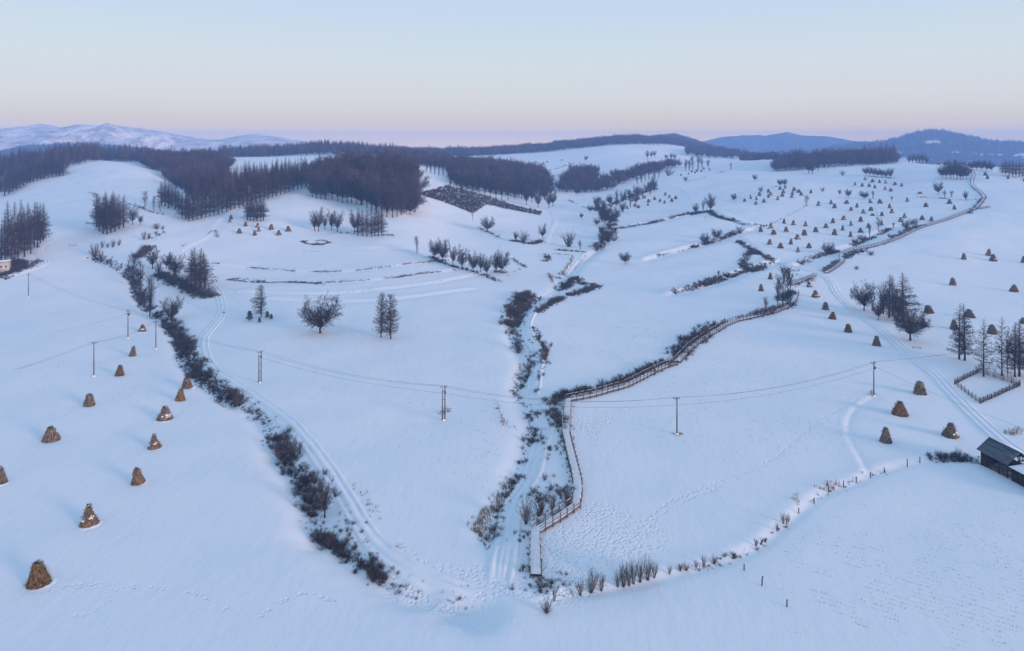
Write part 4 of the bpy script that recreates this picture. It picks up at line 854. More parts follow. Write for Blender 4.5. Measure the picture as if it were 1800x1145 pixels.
for k, (kd, u, v, h, w, lb) in enumerate([('oak', 1239, 430, 23, 19, 'round bare tree on the lower field hedge'), ('oak', 1260, 422, 21, 22, 'wide bare tree next along the lower field hedge'), ('bush', 1301, 410, 17, 19, 'dense round bush where the lower hedge meets the path'), ('slim', 1263, 489, 14, 9, 'small tree on the bottom terrace hedge'), ('oak', 1278, 491, 15, 17, 'rounded small tree on the bottom terrace hedge'),
    ('oak', 1456, 448, 25, 24, 'round bare tree above the stream culvert'), ('slim', 1376, 538, 76, 26, 'tallest willow of the clump by the boardwalk'), ('slim', 1388, 537, 70, 26, 'bushy twin willow of the clump by the boardwalk'), ('slim', 1367, 540, 60, 20, 'shorter willow at the open side of the boardwalk clump'), ('slim', 1345, 552, 32, 13, 'thin upright tree beside the boardwalk brush'), ('bush', 1330, 555, 17, 15, 'round dark bush farthest down from the willow clump'), ('bush', 1358, 553, 20, 18, 'dark bush under the thin upright tree'),
    ('birch', 1545, 411, 31, 15, 'feathery tall birch on the stream hedge'), ('slim', 1529, 420, 27, 7, 'very thin tall sapling on the stream hedge'), ('oak', 1516, 427, 16, 18, 'wide shrubby tree on the stream hedge'), ('oak', 1503, 431, 14, 13, 'low shrubby tree at the low end of the stream hedge'), ('round', 1592, 406, 23, 17, 'grey bare tree beside the boardwalk below the last stooks'), ('slim', 1610, 403, 20, 12, 'smaller grey bare tree beside the boardwalk'), ('oak', 1567, 421, 12, 14, 'small bush-like tree on the boardwalk edge'), ('slim', 1570, 401, 10, 7, 'tiny upright sapling between the stream hedge and the stooks')]):
    tree(kd, k, u, v, h, w, lb)
for k, (kd, u, v, h, w, lb) in enumerate([('oak', 1519, 546, 57, 46, 'broad round bare tree on the road side of the grove'), ('oak', 1544, 563, 40, 30, 'short bare tree with two stems in front of the grove'), ('round', 1553, 553, 60, 24, 'bare tree behind the short two-stemmed one'), ('larch', 1563, 559, 77, 26, 'larch with a dark brown tufted crown in the grove'), ('larch', 1569, 554, 70, 20, 'slim larch pressed against the brown-crowned one'),
    ('round', 1580, 566, 62, 24, 'bare tree half hidden in the middle of the grove'), ('larch', 1587, 565, 86, 36, 'tallest larch of the grove'), ('oak', 1600, 599, 68, 72, 'wide fan-shaped bare tree lowest in the grove'),
    ('sparse', 1686, 632, 99, 42, 'sparse larch with long low boughs above the pen'), ('larch', 1696, 634, 100, 28, 'dark narrow larch close beside the sparse one'), ('sparse', 1729, 662, 102, 40, 'open larch with a thick dark foot at the back corner of the pen'), ('sparse', 1761, 661, 105, 36, 'open larch at the middle of the back fence of the pen'), ('slim', 1771, 661, 90, 9, 'bare thin pole-like tree between the larches of the pen'), ('larch', 1784, 663, 97, 24, 'straight double-trunk larch behind the far pen corner'), ('larch', 1792, 662, 101, 30, 'dark larch leaning into its neighbour behind the far pen corner'), ('larch', 1808, 660, 100, 28, 'larch cut by the picture edge behind the pen')]):
    tree(kd, k, u, v, h, w, lb)
CG = 'crest grove beside the boardwalk'
series([('oak', k, u, v, h, 19) for k, (u, v, h) in enumerate([(1656, 312, 24), (1663, 314, 28), (1671, 315, 38), (1676, 314, 36), (1682, 316, 38), (1688, 316, 36), (1693, 316, 32), (1699, 315, 28)])], 'bare tree of the dense crest grove, {0} counting towards the boardwalk', CG)
series([('oak', k, u, v, h, 15) for k, (u, v, h) in enumerate([(1709, 298, 16), (1717, 299, 18), (1726, 300, 20), (1735, 301, 22), (1742, 301, 17)])], 'bare tree on the crest past the boardwalk end, {0} along', 'crest trees past the boardwalk end')
series([('larch', k, u, v, h, 10) for k, (u, v, h) in enumerate([(1762, 305, 22), (1768, 308, 28), (1774, 309, 27), (1780, 310, 29), (1786, 310, 26), (1792, 311, 28), (1798, 312, 27)])], 'dark larch in the crest clump by the picture edge, {0} along', 'dark larches on the crest')
series([('round', k, u, v, h, 10) for k, (u, v, h) in enumerate([(1598, 287, 16), (1604, 287, 18), (1610, 288, 20), (1616, 287, 20), (1622, 288, 20), (1629, 287, 16)])], 'bare skyline tree of the small row past the crest forest, {0} along', 'skyline row of trees')
series([('oak', k, u, v, h, 13) for k, (u, v, h) in enumerate([(1522, 308, 17), (1529, 309, 16), (1536, 310, 17), (1543, 311, 17), (1550, 312, 17), (1557, 312, 15), (1565, 314, 21)])], 'bare tree in the hedge row above the highest stooks, {0} along', 'hedge row above the highest stooks')
series([('round', k, u, v, h, w) for k, (u, v, h, w) in enumerate([(1364, 296, 28, 14), (1372, 297, 26, 14), (1381, 295, 28, 14), (1390, 294, 28, 14), (1399, 294, 30, 14), (1408, 296, 26, 14), (1422, 305, 28, 20), (1428, 306, 26, 14), (1438, 301, 26, 12), (1449, 297, 28, 14), (1456, 295, 26, 14), (1466, 294, 27, 14), (1476, 292, 27, 14), (1486, 293, 27, 14), (1497, 292, 26, 14)])], 'bare tree at the front of the crest forest, {0} along from its valley end', 'front trees of the crest forest')
series([('slim', k, u, v, h, 11) for k, (u, v, h) in enumerate([(1205, 301, 22), (1211, 300, 20), (1217, 299, 25), (1227, 298, 24), (1234, 296, 20), (1245, 294, 14)])], 'far hill tree above the tiny stooks, {0} along', 'row of far hill trees')
series([('round', k, u, v, h, 9) for k, (u, v, h) in enumerate([(1138, 279, 16), (1145, 277, 12), (1150, 276, 12), (1171, 280, 10), (1180, 280, 12), (1186, 280, 11)])], 'small tree on the round far hill, {0} along its top', 'trees on the round far hill')
tree('oak', 2, 1030, 283, 10, 8, 'tiny round tree alone on the far snow hill'); tree('oak', 1, 1152, 293, 10, 13, 'rounded tree on the far hill hedge'); tree('bush', 1, 1175, 309, 17, 22, 'dense dark round tree on the far hill hedge')
series([('slim', k, u, v, h, 9) for k, (u, v, h) in enumerate([(1120, 325, 18), (1127, 322, 18), (1134, 319, 19), (1141, 317, 20), (1148, 330, 24), (1151, 314, 18), (1158, 313, 18)])], 'pale bare tree lining the glen, {0} going uphill', 'trees lining the glen')
# shrubs
SH = 'leafless shrubs along the bottom field edge'
for k, (u, v, h, w) in enumerate([(1020, 1047, 31, 15), (1039, 1042, 47, 28), (1057, 1039, 35, 17), (1086, 1032, 35, 15), (1096, 1032, 48, 22), (1106, 1030, 47, 16), (1114, 1027, 48, 16), (1125, 1024, 48, 20), (1139, 1020, 44, 22), (1150, 1016, 33, 16), (1177, 1010, 17, 10), (1196, 1004, 17, 13), (1206, 1003, 13, 16), (1224, 998, 15, 10), (1237, 996, 21, 11), (1256, 991, 17, 16)]):
    tree('shrub', k, u, v, h * 1.08, w * 1.35, f'leafless shrub on the bottom field edge, {ORD[k]} going away from the boardwalk', SH)
tree('shrub', 1, 1290, 981, 16, 10, 'shrub sprouting from a leaning stump on the field edge'); tree('shrub', 2, 1329, 961, 17, 11, 'small shrub beside two broken stubs on the field edge'); tree('shrub', 3, 1366, 935, 21, 9, 'thin crooked shrub on the post line'); tree('shrub', 0, 1377, 921, 25, 13, 'twin-stemmed shrub on the post line above the crooked one'); tree('shrub', 1, 1386, 918, 18, 11, 'small shrub tucked behind the twin-stemmed one')
for k, (kd, u, v, h, w, lb) in enumerate([('shrub', 925, 921, 56, 36, 'big vase-shaped shrub between the road and the boardwalk bend'), ('bush', 951, 902, 40, 34, 'dark twiggy bush behind the vase-shaped shrub'), ('shrub', 971, 897, 36, 24, 'airy shrub in the middle of the boardwalk thicket'), ('bush', 998, 890, 36, 28, 'dark bush pressed against the boardwalk rail'), ('shrub', 919, 1004, 17, 12, 'small shrub by the end of the boardwalk'), ('bush', 961, 1078, 30, 26, 'bush at the very bottom of the picture beside the tangle'), ('shrub', 975, 1058, 30, 15, 'upright shrub behind the bottom bush'),
    ('round', 571, 910, 74, 38, 'bare tree rising from the ditch where the lane curves'), ('bush', 494, 808, 42, 36, 'dense dark ditch bush on the field side'), ('bush', 514, 802, 38, 30, 'dense ditch bush on the lane side'), ('shrub', 525, 800, 30, 24, 'airy shrub at the foot of the dense ditch bushes'), ('shrub', 421, 713, 38, 26, 'vase-shaped shrub on the ditch bank beside the lane'), ('bush', 553, 850, 26, 22, 'rusty ditch bush above the ditch tree'), ('bush', 590, 875, 22, 20, 'brown bush between the ditch tree and the lane'), ('bush', 548, 908, 26, 22, 'dark bush at the foot of the ditch tree'),
    ('bush', 403, 702, 22, 24, 'dark round bush next to the vase-shaped ditch shrub'), ('shrub', 912, 617, 34, 18, 'upright twiggy shrub beside the road bend'), ('bush', 911, 621, 18, 22, 'dark squat bush at the foot of the upright shrub'), ('slim', 897, 566, 22, 10, 'thin sapling on the field side of the road brush'), ('bush', 913, 557, 28, 26, 'thick round bush on the road brush corner'), ('bush', 922, 532, 18, 24, 'dark bush at the top of the road brush'), ('shrub', 1720, 797, 0, 0, None)]):
    if lb: tree(kd, k, u, v, h, w, lb)
for k, (u, v, h, w) in enumerate([(1685, 811, 28, 16), (1693, 812, 22, 14), (1674, 809, 16, 12), (1664, 806, 12, 10)]): tree('shrub', k, u, v, h, w, f'leafless shrub by the corner of the open shed, {ORD[k]} from the shed', 'shrubs at the shed corner')
for k, (kd, u, v, h, w) in enumerate([('bush', 166, 452, 26, 22), ('bush', 178, 461, 26, 18), ('shrub', 180, 436, 16, 11), ('shrub', 189, 436, 12, 8), ('shrub', 199, 435, 17, 12), ('shrub', 209, 432, 15, 12), ('shrub', 226, 466, 12, 4)]): tree(kd, k, u, v, h, w, f'bush at the head of the ditch, {ORD[k]} along', 'bushes at the head of the ditch')
for k, (kd, u, v, h, w) in enumerate([('bush', 275, 403, 12, 17), ('shrub', 286, 404, 10, 9), ('shrub', 253, 422, 19, 14), ('bush', 262, 420, 12, 10), ('bush', 274, 412, 8, 10)]): tree(kd, k, u, v, h, w, f'bush on the gully hedge beyond the poplars, {ORD[k]} along', 'bushes on the gully hedge')
tree('bush', 0, 1531, 449, 9, 17, 'rounded dark bush alone on the snow above the road'); tree('bush', 1, 1505, 474, 9, 12, 'sprawling dark bush alone on the snow by the roadside'); tree('shrub', 2, 1446, 337, 9, 13, 'low blue shrub alone between the stook fields'); tree('shrub', 0, 1481, 309, 12, 12, 'small shrub under the crest forest'); tree('bush', 2, 1205, 318, 11, 12, 'round shrub on the far hill field hedge')
# ------------------------------------------------------------------ undergrowth, hedges, weeds, stubble (nobody could count these)
SHR = [('tuft', i) for i in range(3)] + [('shrub', 0)]; BSH = [('tuft', i) for i in range(3)]
BR = np.random.RandomState(99)
def brush_pts(rows):
    P, H = [], []
    for pts, w, gap, h, *keep in rows:
        L = resample(line(pts), 0.8); T = np.gradient(L[:, :2], axis=0); T /= np.linalg.norm(T, axis=1, keepdims=True) + 1e-9
        n = max(2, int(len(L) * 0.8 / gap * max(1, w / gap * .8) * 2.0))
        k = BR.randint(0, len(L), n); o = np.clip(BR.normal(0, .55, n), -1.4, 1.4) * w / 2; x = L[k, 0] - T[k, 1] * o + BR.normal(0, .3, n); y = L[k, 1] + T[k, 0] * o + BR.normal(0, .3, n)
        q = 0.5 + vnoise(x / 6, y / 6, 77); m = q > 1 - (keep[0] if keep else .93); x, y = x[m], y[m]
        P.append(np.stack([x, y, zat(x, y) - .05], -1)); H.append(h * .62 * BR.uniform(.3, 1.25, m.sum()) * (0.6 + .6 * q[m]))
    return np.concatenate(P), np.concatenate(H)
def brush(name, rows, keys=SHR, base=2.2, wide=1.3):
    P, H = brush_pts(rows); s = H / base
    return scatter(name, P, np.stack([s * wide, s * wide, s], -1), keys, 'brush', len(P))
brush('ditch_undergrowth', [(DITCH_W[4:-1], 2.6, 1.0, .9, .85), ([(940, 545), (922, 560), (926, 590), (936, 606)], 1.0, 1.2, .7, .7), ([(300, 573), (318, 600), (330, 622)], 5, 1.0, 2.2), ([(318, 604), (345, 655), (385, 686), (425, 711)], 5, .9, 1.9), ([(425, 712), (450, 730), (482, 752)], 3.5, 1.5, .9, .6),
    ([(484, 770), (500, 805), (545, 858)], 4, .8, 1.7), ([(545, 862), (556, 905)], 4, .8, 1.8), ([(575, 905), (605, 950), (640, 975)], 6, 1.5, 1.0, .6), ([(560, 945), (600, 970), (640, 997), (674, 1020)], 2.2, .5, 1.5), ([(655, 985), (690, 1010)], 3, 1.6, .8, .5), ([(680, 1018), (740, 1043), (800, 1062), (830, 1072)], 2.5, 1.6, .7, .5),
    ([(610, 870), (640, 920), (690, 965)], 2.0, 1.8, .7, .5), ([(165, 452), (190, 464), (215, 472)], 5, 1.3, 1.7), ([(215, 472), (235, 495), (262, 548)], 5, 1.1, 2.2), ([(283, 484), (320, 502), (370, 524)], 7, 1.0, 2.6), ([(218, 468), (232, 480), (245, 492)], 5, 1.2, 1.6), ([(270, 552), (300, 570)], 4, 1.3, 1.6), ([(388, 516), (394, 535), (390, 552)], 1.5, 1.4, .8, .6)])
brush('road_undergrowth', [([(925, 518), (915, 530), (906, 548), (897, 575)], 7, .9, 2.3), ([(945, 525), (965, 520), (918, 545)], 4, 1.3, 1.2, .7), ([(896, 570), (905, 592), (915, 615)], 4, 1.2, 1.5), ([(943, 550), (965, 537), (988, 524)], 3.5, .8, 2.0), ([(988, 512), (1005, 494), (1012, 488)], 5, .9, 2.2), ([(1000, 520), (1030, 512), (1050, 503)], 5, .9, 2.0), ([(1012, 490), (1025, 500), (1045, 500)], 5, 1.0, 1.8),
    ([(985, 500), (975, 492), (992, 482)], 5, 1.5, 1.2, .6), ([(936, 578), (943, 585), (944, 592)], 3, 1.0, 1.5), ([(943, 592), (958, 610), (953, 625), (960, 640)], 3, 1.0, 1.7), ([(955, 640), (948, 665), (944, 690)], 1.6, 1.3, 1.0, .7), ([(936, 618), (932, 645), (920, 672), (906, 695)], 2.2, .9, 1.5), ([(906, 695), (915, 706), (930, 718)], 1.5, 1.0, 1.0), ([(933, 728), (942, 748), (940, 765), (936, 782)], 3.4, .75, 1.3, .8),
    ([(936, 782), (925, 800), (918, 830)], 2.5, 1.4, 1.0, .6), ([(912, 838), (905, 855), (888, 885), (872, 925), (865, 950)], 2.0, .8, 1.2), ([(862, 945), (858, 970)], 1.5, 1.3, .8, .7), ([(965, 712), (980, 700), (1000, 693)], 5, .9, 1.9), ([(966, 722), (978, 738), (984, 752)], 5, 1.0, 1.8), ([(988, 755), (992, 790), (1002, 825), (1008, 860)], 1.6, .9, 1.1), ([(962, 770), (963, 795), (957, 815)], 1.8, 1.5, .9, .6),
    ([(940, 880), (960, 870), (985, 865), (1003, 860)], 8, 1.2, 1.3, .7), ([(930, 910), (960, 905), (990, 900)], 4, 1.2, 1.4), ([(915, 975), (922, 990), (928, 1008)], 2.5, 1.2, .9, .6), ([(905, 935), (915, 955), (926, 985)], 3.0, 1.3, .9, .6), ([(905, 1060), (930, 1050), (965, 1040), (1005, 1025)], 6, 1.3, .7, .7), ([(1005, 895), (975, 908), (945, 930)], 1.2, .8, 1.0), ([(1004, 710), (1004, 760), (1010, 800)], .8, 1.6, .7, .5)])
brush('boardwalk_undergrowth', [([(1005, 694), (1040, 688), (1100, 672)], 3.5, .8, 1.8), ([(1100, 670), (1140, 652), (1183, 638)], 4.5, .8, 1.9), ([(1188, 625), (1205, 608), (1235, 588), (1258, 572)], 6, .9, 2.0), ([(1190, 634), (1200, 622)], 4, .9, 2.2), ([(1262, 572), (1282, 566)], 3, 1.1, 1.4), ([(1300, 561), (1330, 555), (1392, 536)], 4, .8, 1.9), ([(1370, 530), (1395, 515)], 5, 1.0, 2.0), ([(1395, 505), (1430, 490)], 2, 1.0, 1.0),
    ([(1392, 474), (1408, 486), (1425, 495)], 4, 1.4, 1.1, .6), ([(1450, 478), (1465, 466), (1478, 457)], 4, .9, 1.7), ([(1483, 455), (1500, 446), (1518, 441)], 4, .8, 1.6), ([(1520, 438), (1545, 432), (1575, 420)], 2.5, 1.0, 1.2), ([(1575, 416), (1600, 404), (1622, 397)], 4, .9, 1.7), ([(1702, 376), (1718, 362), (1730, 346)], 3.5, 1.0, 1.5)])
brush('field_hedge', [([(1182, 514), (1215, 507), (1240, 500), (1273, 490), (1312, 477)], 4, .9, 1.6), ([(1240, 500), (1273, 490)], 5, 1.0, 2.2), ([(1312, 477), (1308, 460), (1321, 443)], 5, 1.0, 1.5), ([(1314, 470), (1325, 478), (1335, 470)], 6, .9, 1.9), ([(1336, 470), (1357, 458)], 4, 1.0, 1.7), ([(1297, 425), (1322, 440), (1345, 451), (1358, 459)], 4, .8, 1.9), ([(1320, 442), (1330, 448)], 5, .9, 2.0)])
brush('field_hedge', [([(1142, 455), (1170, 447), (1200, 441), (1217, 436)], 2.5, 1.2, 1.0, .7), ([(1217, 436), (1238, 430), (1270, 420), (1298, 409)], 4, .9, 1.7)])
brush('field_hedge', [([(1088, 402), (1140, 394), (1172, 385), (1219, 376), (1249, 371)], 4, .9, 1.6), ([(1210, 377), (1245, 371)], 6, 1.0, 2.4), ([(1249, 372), (1262, 382), (1288, 389)], 5, .9, 2.0), ([(1290, 390), (1313, 397), (1347, 398)], 4, 1.2, 1.5, .7), ([(1347, 398), (1358, 393), (1378, 383), (1408, 367), (1418, 361)], 1.5, 1.2, .8, .8), ([(1378, 383), (1400, 388), (1420, 389)], 1.0, 2, .5, .6)])
brush('field_hedge', [([(1404, 464), (1425, 455), (1448, 448), (1469, 443)], 4, .9, 1.6), ([(1455, 446), (1470, 443)], 5, .8, 2.0), ([(1500, 433), (1529, 421), (1546, 413), (1564, 403)], 4, .9, 1.7)])
brush('field_hedge', [([(1610, 347), (1650, 349), (1690, 352), (1716, 351)], 2.5, 1.2, 1.1), ([(1524, 310), (1545, 312), (1572, 314)], 3, 1.3, 1.3), ([(1262, 360), (1280, 353), (1310, 346), (1330, 340), (1350, 332), (1372, 327)], 2.0, 1.6, 1.0, .6), ([(1203, 320), (1225, 316), (1240, 311)], 2.5, 1.5, 1.2), ([(1258, 306), (1275, 301)], 3, 1.5, 1.2, .6), ([(1500, 350), (1470, 347)], 1.5, 2, .7, .6), ([(1585, 318), (1605, 322)], 2, 2, .6), ([(1725, 330), (1750, 329), (1775, 330)], 1.5, 3, .5, .5), ([(1575, 330), (1595, 335), (1610, 335)], 2, 3, .6, .4), ([(1580, 342), (1600, 336), (1615, 330)], 2, 3, .6, .4), ([(1720, 303), (1760, 309), (1810, 318)], 2, 1.5, .9)])
brush('house_bushes', [([(8, 470), (22, 468), (38, 464)], 5, .5, 3.2), ([(0, 486), (20, 478), (45, 468)], 5, .8, 2.4)])
brush('creek_thicket', [([(1050, 440), (1060, 420), (1074, 396), (1066, 376), (1047, 368)], 8, 1.5, 2.6, .62), ([(1047, 368), (1088, 355), (1127, 340), (1153, 332)], 8, 1.7, 2.6, .6), ([(1000, 352), (1020, 362), (1045, 368)], 4, 2, 1.2, .6), ([(973, 440), (1000, 441), (1030, 444)], 4, 1.1, 1.2), ([(975, 446), (1008, 450)], 2.5, 1.1, 1.1)])
brush('slope_scrub', [([(901, 423), (920, 427), (937, 429), (950, 424)], 6, 1.0, 1.9), ([(839, 400), (858, 408), (877, 418)], 4, 1.0, 1.1), ([(755, 452), (800, 470), (845, 482), (881, 497)], 4, 1.1, 1.5), ([(870, 478), (890, 480)], 6, 1.1, 1.8), ([(899, 455), (912, 463), (926, 471)], 3, 1.1, 1.1), ([(926, 470), (905, 478), (892, 486)], 2, 1.8, .7, .6), ([(957, 447), (964, 456), (955, 460)], 4, 1.0, 1.4), ([(525, 302), (530, 306)], 3, 2, 1),
    ([(965, 300), (985, 295), (995, 290)], 4, 2, 1.5), ([(1000, 278), (1018, 276)], 3, 2.5, 1.2), ([(157, 338), (168, 345)], 4, 2, 1.2, .7), ([(225, 358), (250, 366), (270, 374), (290, 378)], 3, 1.3, 1.3), ([(242, 454), (252, 444), (264, 434)], 5, 1.0, 2.3), ([(225, 440), (250, 430), (285, 420)], 2, 1.8, .8, .5), ([(246, 422), (270, 418), (290, 408)], 2.5, 1.2, 1.1), ([(120, 432), (136, 432)], 2, 1.2, .8, .6), ([(0, 492), (20, 480), (50, 470), (66, 460)], 6, 1.2, 2.0), ([(555, 405), (600, 410), (690, 415)], 4, 1.4, .9, .6), ([(664, 414), (692, 414)], 3, 1.0, 1.0)])
brush('terrace_tufts', [(t, 1.2, .75, 1.2, .6) for t in TERR[:2]] + [(TERR[2], .8, 2.0, .7, .4), (TERR[3], .8, 2.0, .6, .4), ([(540, 478), (600, 477)], 1, .6, 1.1, .8), ([(400, 492), (450, 497), (570, 500)], .9, .5, 1.2, .8), ([(740, 462), (790, 457)], 1.2, .6, 1.0, .8), ([(700, 488), (800, 476)], 1.2, .7, 1.1, .7)], BSH)
brush('brush_ring', [([(531, 425), (540, 429), (556, 430), (572, 429), (579, 426)], 1.6, .4, 1.4), ([(531, 425), (540, 424)], 1.5, .5, 1.2), ([(579, 426), (566, 423), (555, 424)], 1.5, .6, 1.2, .8)], BSH)
def img_fill(poly, n, seed):
    r = np.random.RandomState(seed); us = [p[0] for p in poly]; vs = [p[1] for p in poly]; out = []
    while len(out) < n:
        u = r.uniform(min(us), max(us)); v = r.uniform(min(vs), max(vs)); c = False
        for i in range(len(poly)):
            (x1, y1), (x2, y2) = poly[i], poly[(i + 1) % len(poly)]
            if (y1 > v) != (y2 > v) and u < (x2 - x1) * (v - y1) / (y2 - y1) + x1: c = not c
        if c: out.append(at(u, v))
    return np.array(out)
P = img_fill([(735, 341), (760, 334), (788, 327), (850, 344), (905, 362), (952, 373), (950, 379), (880, 366), (855, 360), (832, 376), (795, 361)], 4000, 5)
s = np.random.RandomState(3).uniform(.30, .70, len(P)); scatter('scrub_patch', P, np.stack([s * 1.3, s * 1.3, s], -1), SHR, 'brush', 4)
def weeds(name, rows, m, h, n_per=5):
    mb = MB(); P, H = brush_pts(rows); r = np.random.RandomState(12); a, b = [], []
    for p, hh in zip(P, H):
        for _ in range(n_per):
            q = p + np.array([r.normal(0, .18), r.normal(0, .18), 0]); a.append(q); b.append(q + np.array([r.normal(0, .12), r.normal(0, .12), 1]) * hh * r.uniform(.6, 1.2))
    mb.segs(a, b, .035, .02, 3); return tag(mb.build(name, m), kind='stuff')
weeds('dry_weeds', [([(905, 848), (890, 862), (872, 890), (845, 915), (840, 940)], 2.5, .6, 1.1, .8), ([(852, 905), (852, 960)], 2.5, 1.2, .8, .6), ([(866, 702), (880, 725), (886, 745), (905, 755)], .8, 1.2, .9, .7), ([(625, 855), (660, 910), (700, 965)], 2.0, 1.6, .8, .5), ([(920, 640), (905, 680), (908, 700)], 1.5, .8, .9, .8), ([(1000, 485), (990, 478), (1004, 460), (1003, 450)], 2, 1.0, 1.2, .7), ([(965, 482), (972, 498)], 1.5, .8, 1.2, .8), ([(1010, 475), (1030, 450)], 1.2, 1.0, 1.0, .7),
    ([(1490, 700), (1500, 715), (1488, 740)], 1.0, 1.6, .9, .5), ([(1538, 690), (1530, 697)], 1, .8, 1.0, .8), ([(1773, 765), (1795, 757)], 2.0, .8, 1.3, .8), ([(366, 412), (378, 405), (382, 418)], 2.0, .8, 1.0, .8), ([(320, 435), (330, 428)], 1.5, 1.0, 1.0, .7), ([(1605, 612), (1615, 612)], 1.5, .8, .9, .8), ([(775, 730), (790, 720)], 1.5, .7, 1.1, .8), ([(1185, 764), (1196, 764)], 1, .5, .6, .9), ([(715, 712), (725, 712)], 1, .8, .5, .7), ([(1400, 890), (1398, 872)], 1, 1, .8, .7), ([(1445, 860), (1470, 850)], 1.5, .8, .9, .8), ([(500, 440), (570, 443)], 1, 1.5, .5, .6)], M_GRASS, 1.0)
# corn stubble poking through the snow in rows
def stubble(name, poly, n, ang, row, seed, h=.16, edge=1.0):
    P = img_fill(poly, n, seed); r = np.random.RandomState(seed); c, s_ = math.cos(ang), math.sin(ang)
    a = P[:, 0] * c + P[:, 1] * s_; b = np.round((-P[:, 0] * s_ + P[:, 1] * c) / row) * row + r.normal(0, .11, len(P)); a = np.round(a / .45) * .45 + r.normal(0, .10, len(P))
    x = a * c - b * s_; y = a * s_ + b * c; cx_, cy_ = P[:, 0].mean(), P[:, 1].mean(); q = vnoise(x / 14, y / 14, seed) + 1.1 * vnoise(x / 2.2, y / 2.2, seed + 3) + .15 - .55 * np.hypot((x - cx_) / np.ptp(P[:, 0]), (y - cy_) / np.ptp(P[:, 1])) * 2 * edge; k = q > .02; x, y = x[k], y[k]
    z = zat(x, y); p = np.stack([x, y, z - .03], -1); mb = MB(); mb.segs(p, p + np.stack([r.normal(0, .02, len(p)), r.normal(0, .02, len(p)), h * r.uniform(.6, 1.3, len(p))], -1), .022, .016, 3)
    return tag(mb.build(name, M_GRASS2), kind='stuff')
M_GRASS2 = mat('corn_stubble', lambda t, b: noise_col(t, b, (0.05, 0.04, 0.03), (0.16, 0.11, 0.07), 2.0, 3))
stubble('corn_stubble', [(1340, 1000), (1460, 900), (1620, 850), (1800, 900), (1850, 1000), (1850, 1145), (1400, 1145), (1330, 1060)], 2900, math.radians(-33), 1.15, 41, .13, .5)
stubble('corn_stubble', [(1000, 545), (1080, 520), (1180, 560), (1140, 640), (1060, 650), (980, 610)], 1500, math.radians(-60), 1.6, 42, .22)
stubble('corn_stubble', [(440, 600), (640, 600), (860, 640), (840, 740), (660, 780), (520, 720)], 1000, math.radians(35), 1.5, 43, .14)
stubble('corn_stubble', [(1180, 590), (1400, 560), (1480, 650), (1480, 760), (1250, 780), (1060, 700)], 1700, math.radians(-62), 1.5, 44, .18)
r_ = np.random.RandomState(17)
P = np.concatenate([img_fill([(420, 520), (860, 520), (900, 900), (560, 760)], 1500, 51), img_fill([(1000, 540), (1500, 440), (1640, 660), (1480, 800), (1050, 820)], 1500, 52), img_fill([(20, 540), (240, 540), (300, 700), (60, 760)], 350, 53), img_fill([(1640, 420), (1800, 420), (1800, 560), (1650, 560)], 350, 54), img_fill([(560, 540), (740, 560), (740, 620), (540, 610)], 260, 55)])
k_ = (.5 + vnoise(P[:, 0] / 18, P[:, 1] / 18, 61)) > r_.uniform(.2, .9, len(P)); P = P[k_]; mb = MB()
mb.segs(P - [0, 0, .03], P + np.stack([r_.normal(0, .05, len(P)), r_.normal(0, .05, len(P)), r_.uniform(.08, .34, len(P))], -1), .026, .014, 3); tag(mb.build('dry_stalks', M_GRASS2), kind='stuff')
brush('field_hedge', [([(1425, 886), (1445, 872), (1460, 863), (1490, 853), (1530, 838), (1575, 827)], 1.6, .9, .5, .6), ([(1640, 807), (1665, 806), (1690, 809), (1722, 813)], 2.5, .6, 1.6), ([(1010, 1047), (1100, 1031), (1180, 1010), (1260, 990), (1330, 962), (1380, 925)], 1.4, 1.0, .7, .6)])
def clods(name, rows, n, lo, hi, seed):
    r = np.random.RandomState(seed); mb = MB(); Pc = []
    for pts, w in rows:
        L = resample(line(pts), .5); k = r.randint(0, len(L), int(n * len(L) / 60)); Pc.append(L[k, :2] + r.normal(0, w / 2, (len(k), 2)))
    Pc = np.concatenate(Pc); oc = np.array([[1, 0, 0], [-1, 0, 0], [0, 1, 0], [0, -1, 0], [0, 0, 1], [0, 0, -1.]]); T8 = [[0, 2, 4], [2, 1, 4], [1, 3, 4], [3, 0, 4], [2, 0, 5], [1, 2, 5], [3, 1, 5], [0, 3, 5]]
    for x, y in Pc:
        s_ = r.uniform(lo, hi); mb.add(oc * s_ * r.uniform(.55, 1.3, (6, 1)) * [1, 1, .7] + [x, y, float(zat(x, y)) + .02], T=T8)
    return tag(mb.build(name, M_CAP), kind='stuff')
clods('snow_clods', [([(905, 1062), (940, 1050), (1010, 1030)], 5), ([(915, 1000), (925, 1015)], 3), ([(800, 1040), (850, 1030), (870, 1010)], 4), ([(760, 1030), (800, 1045)], 4), ([(895, 1010), (905, 960), (915, 920)], 1.2), ([(866, 1000), (876, 950), (885, 905)], 1.2)], 60, .07, .24, 5)
brush('junction_tangle', [([(900, 1066), (940, 1050), (975, 1040)], 6, .8, .9, .7), ([(930, 1030), (965, 1030), (1005, 1022)], 4, .9, .6, .6), ([(915, 965), (925, 985), (930, 1005)], 3, .8, 1.0, .7), ([(780, 1045), (810, 1050)], 3, 1.2, .6, .6)])
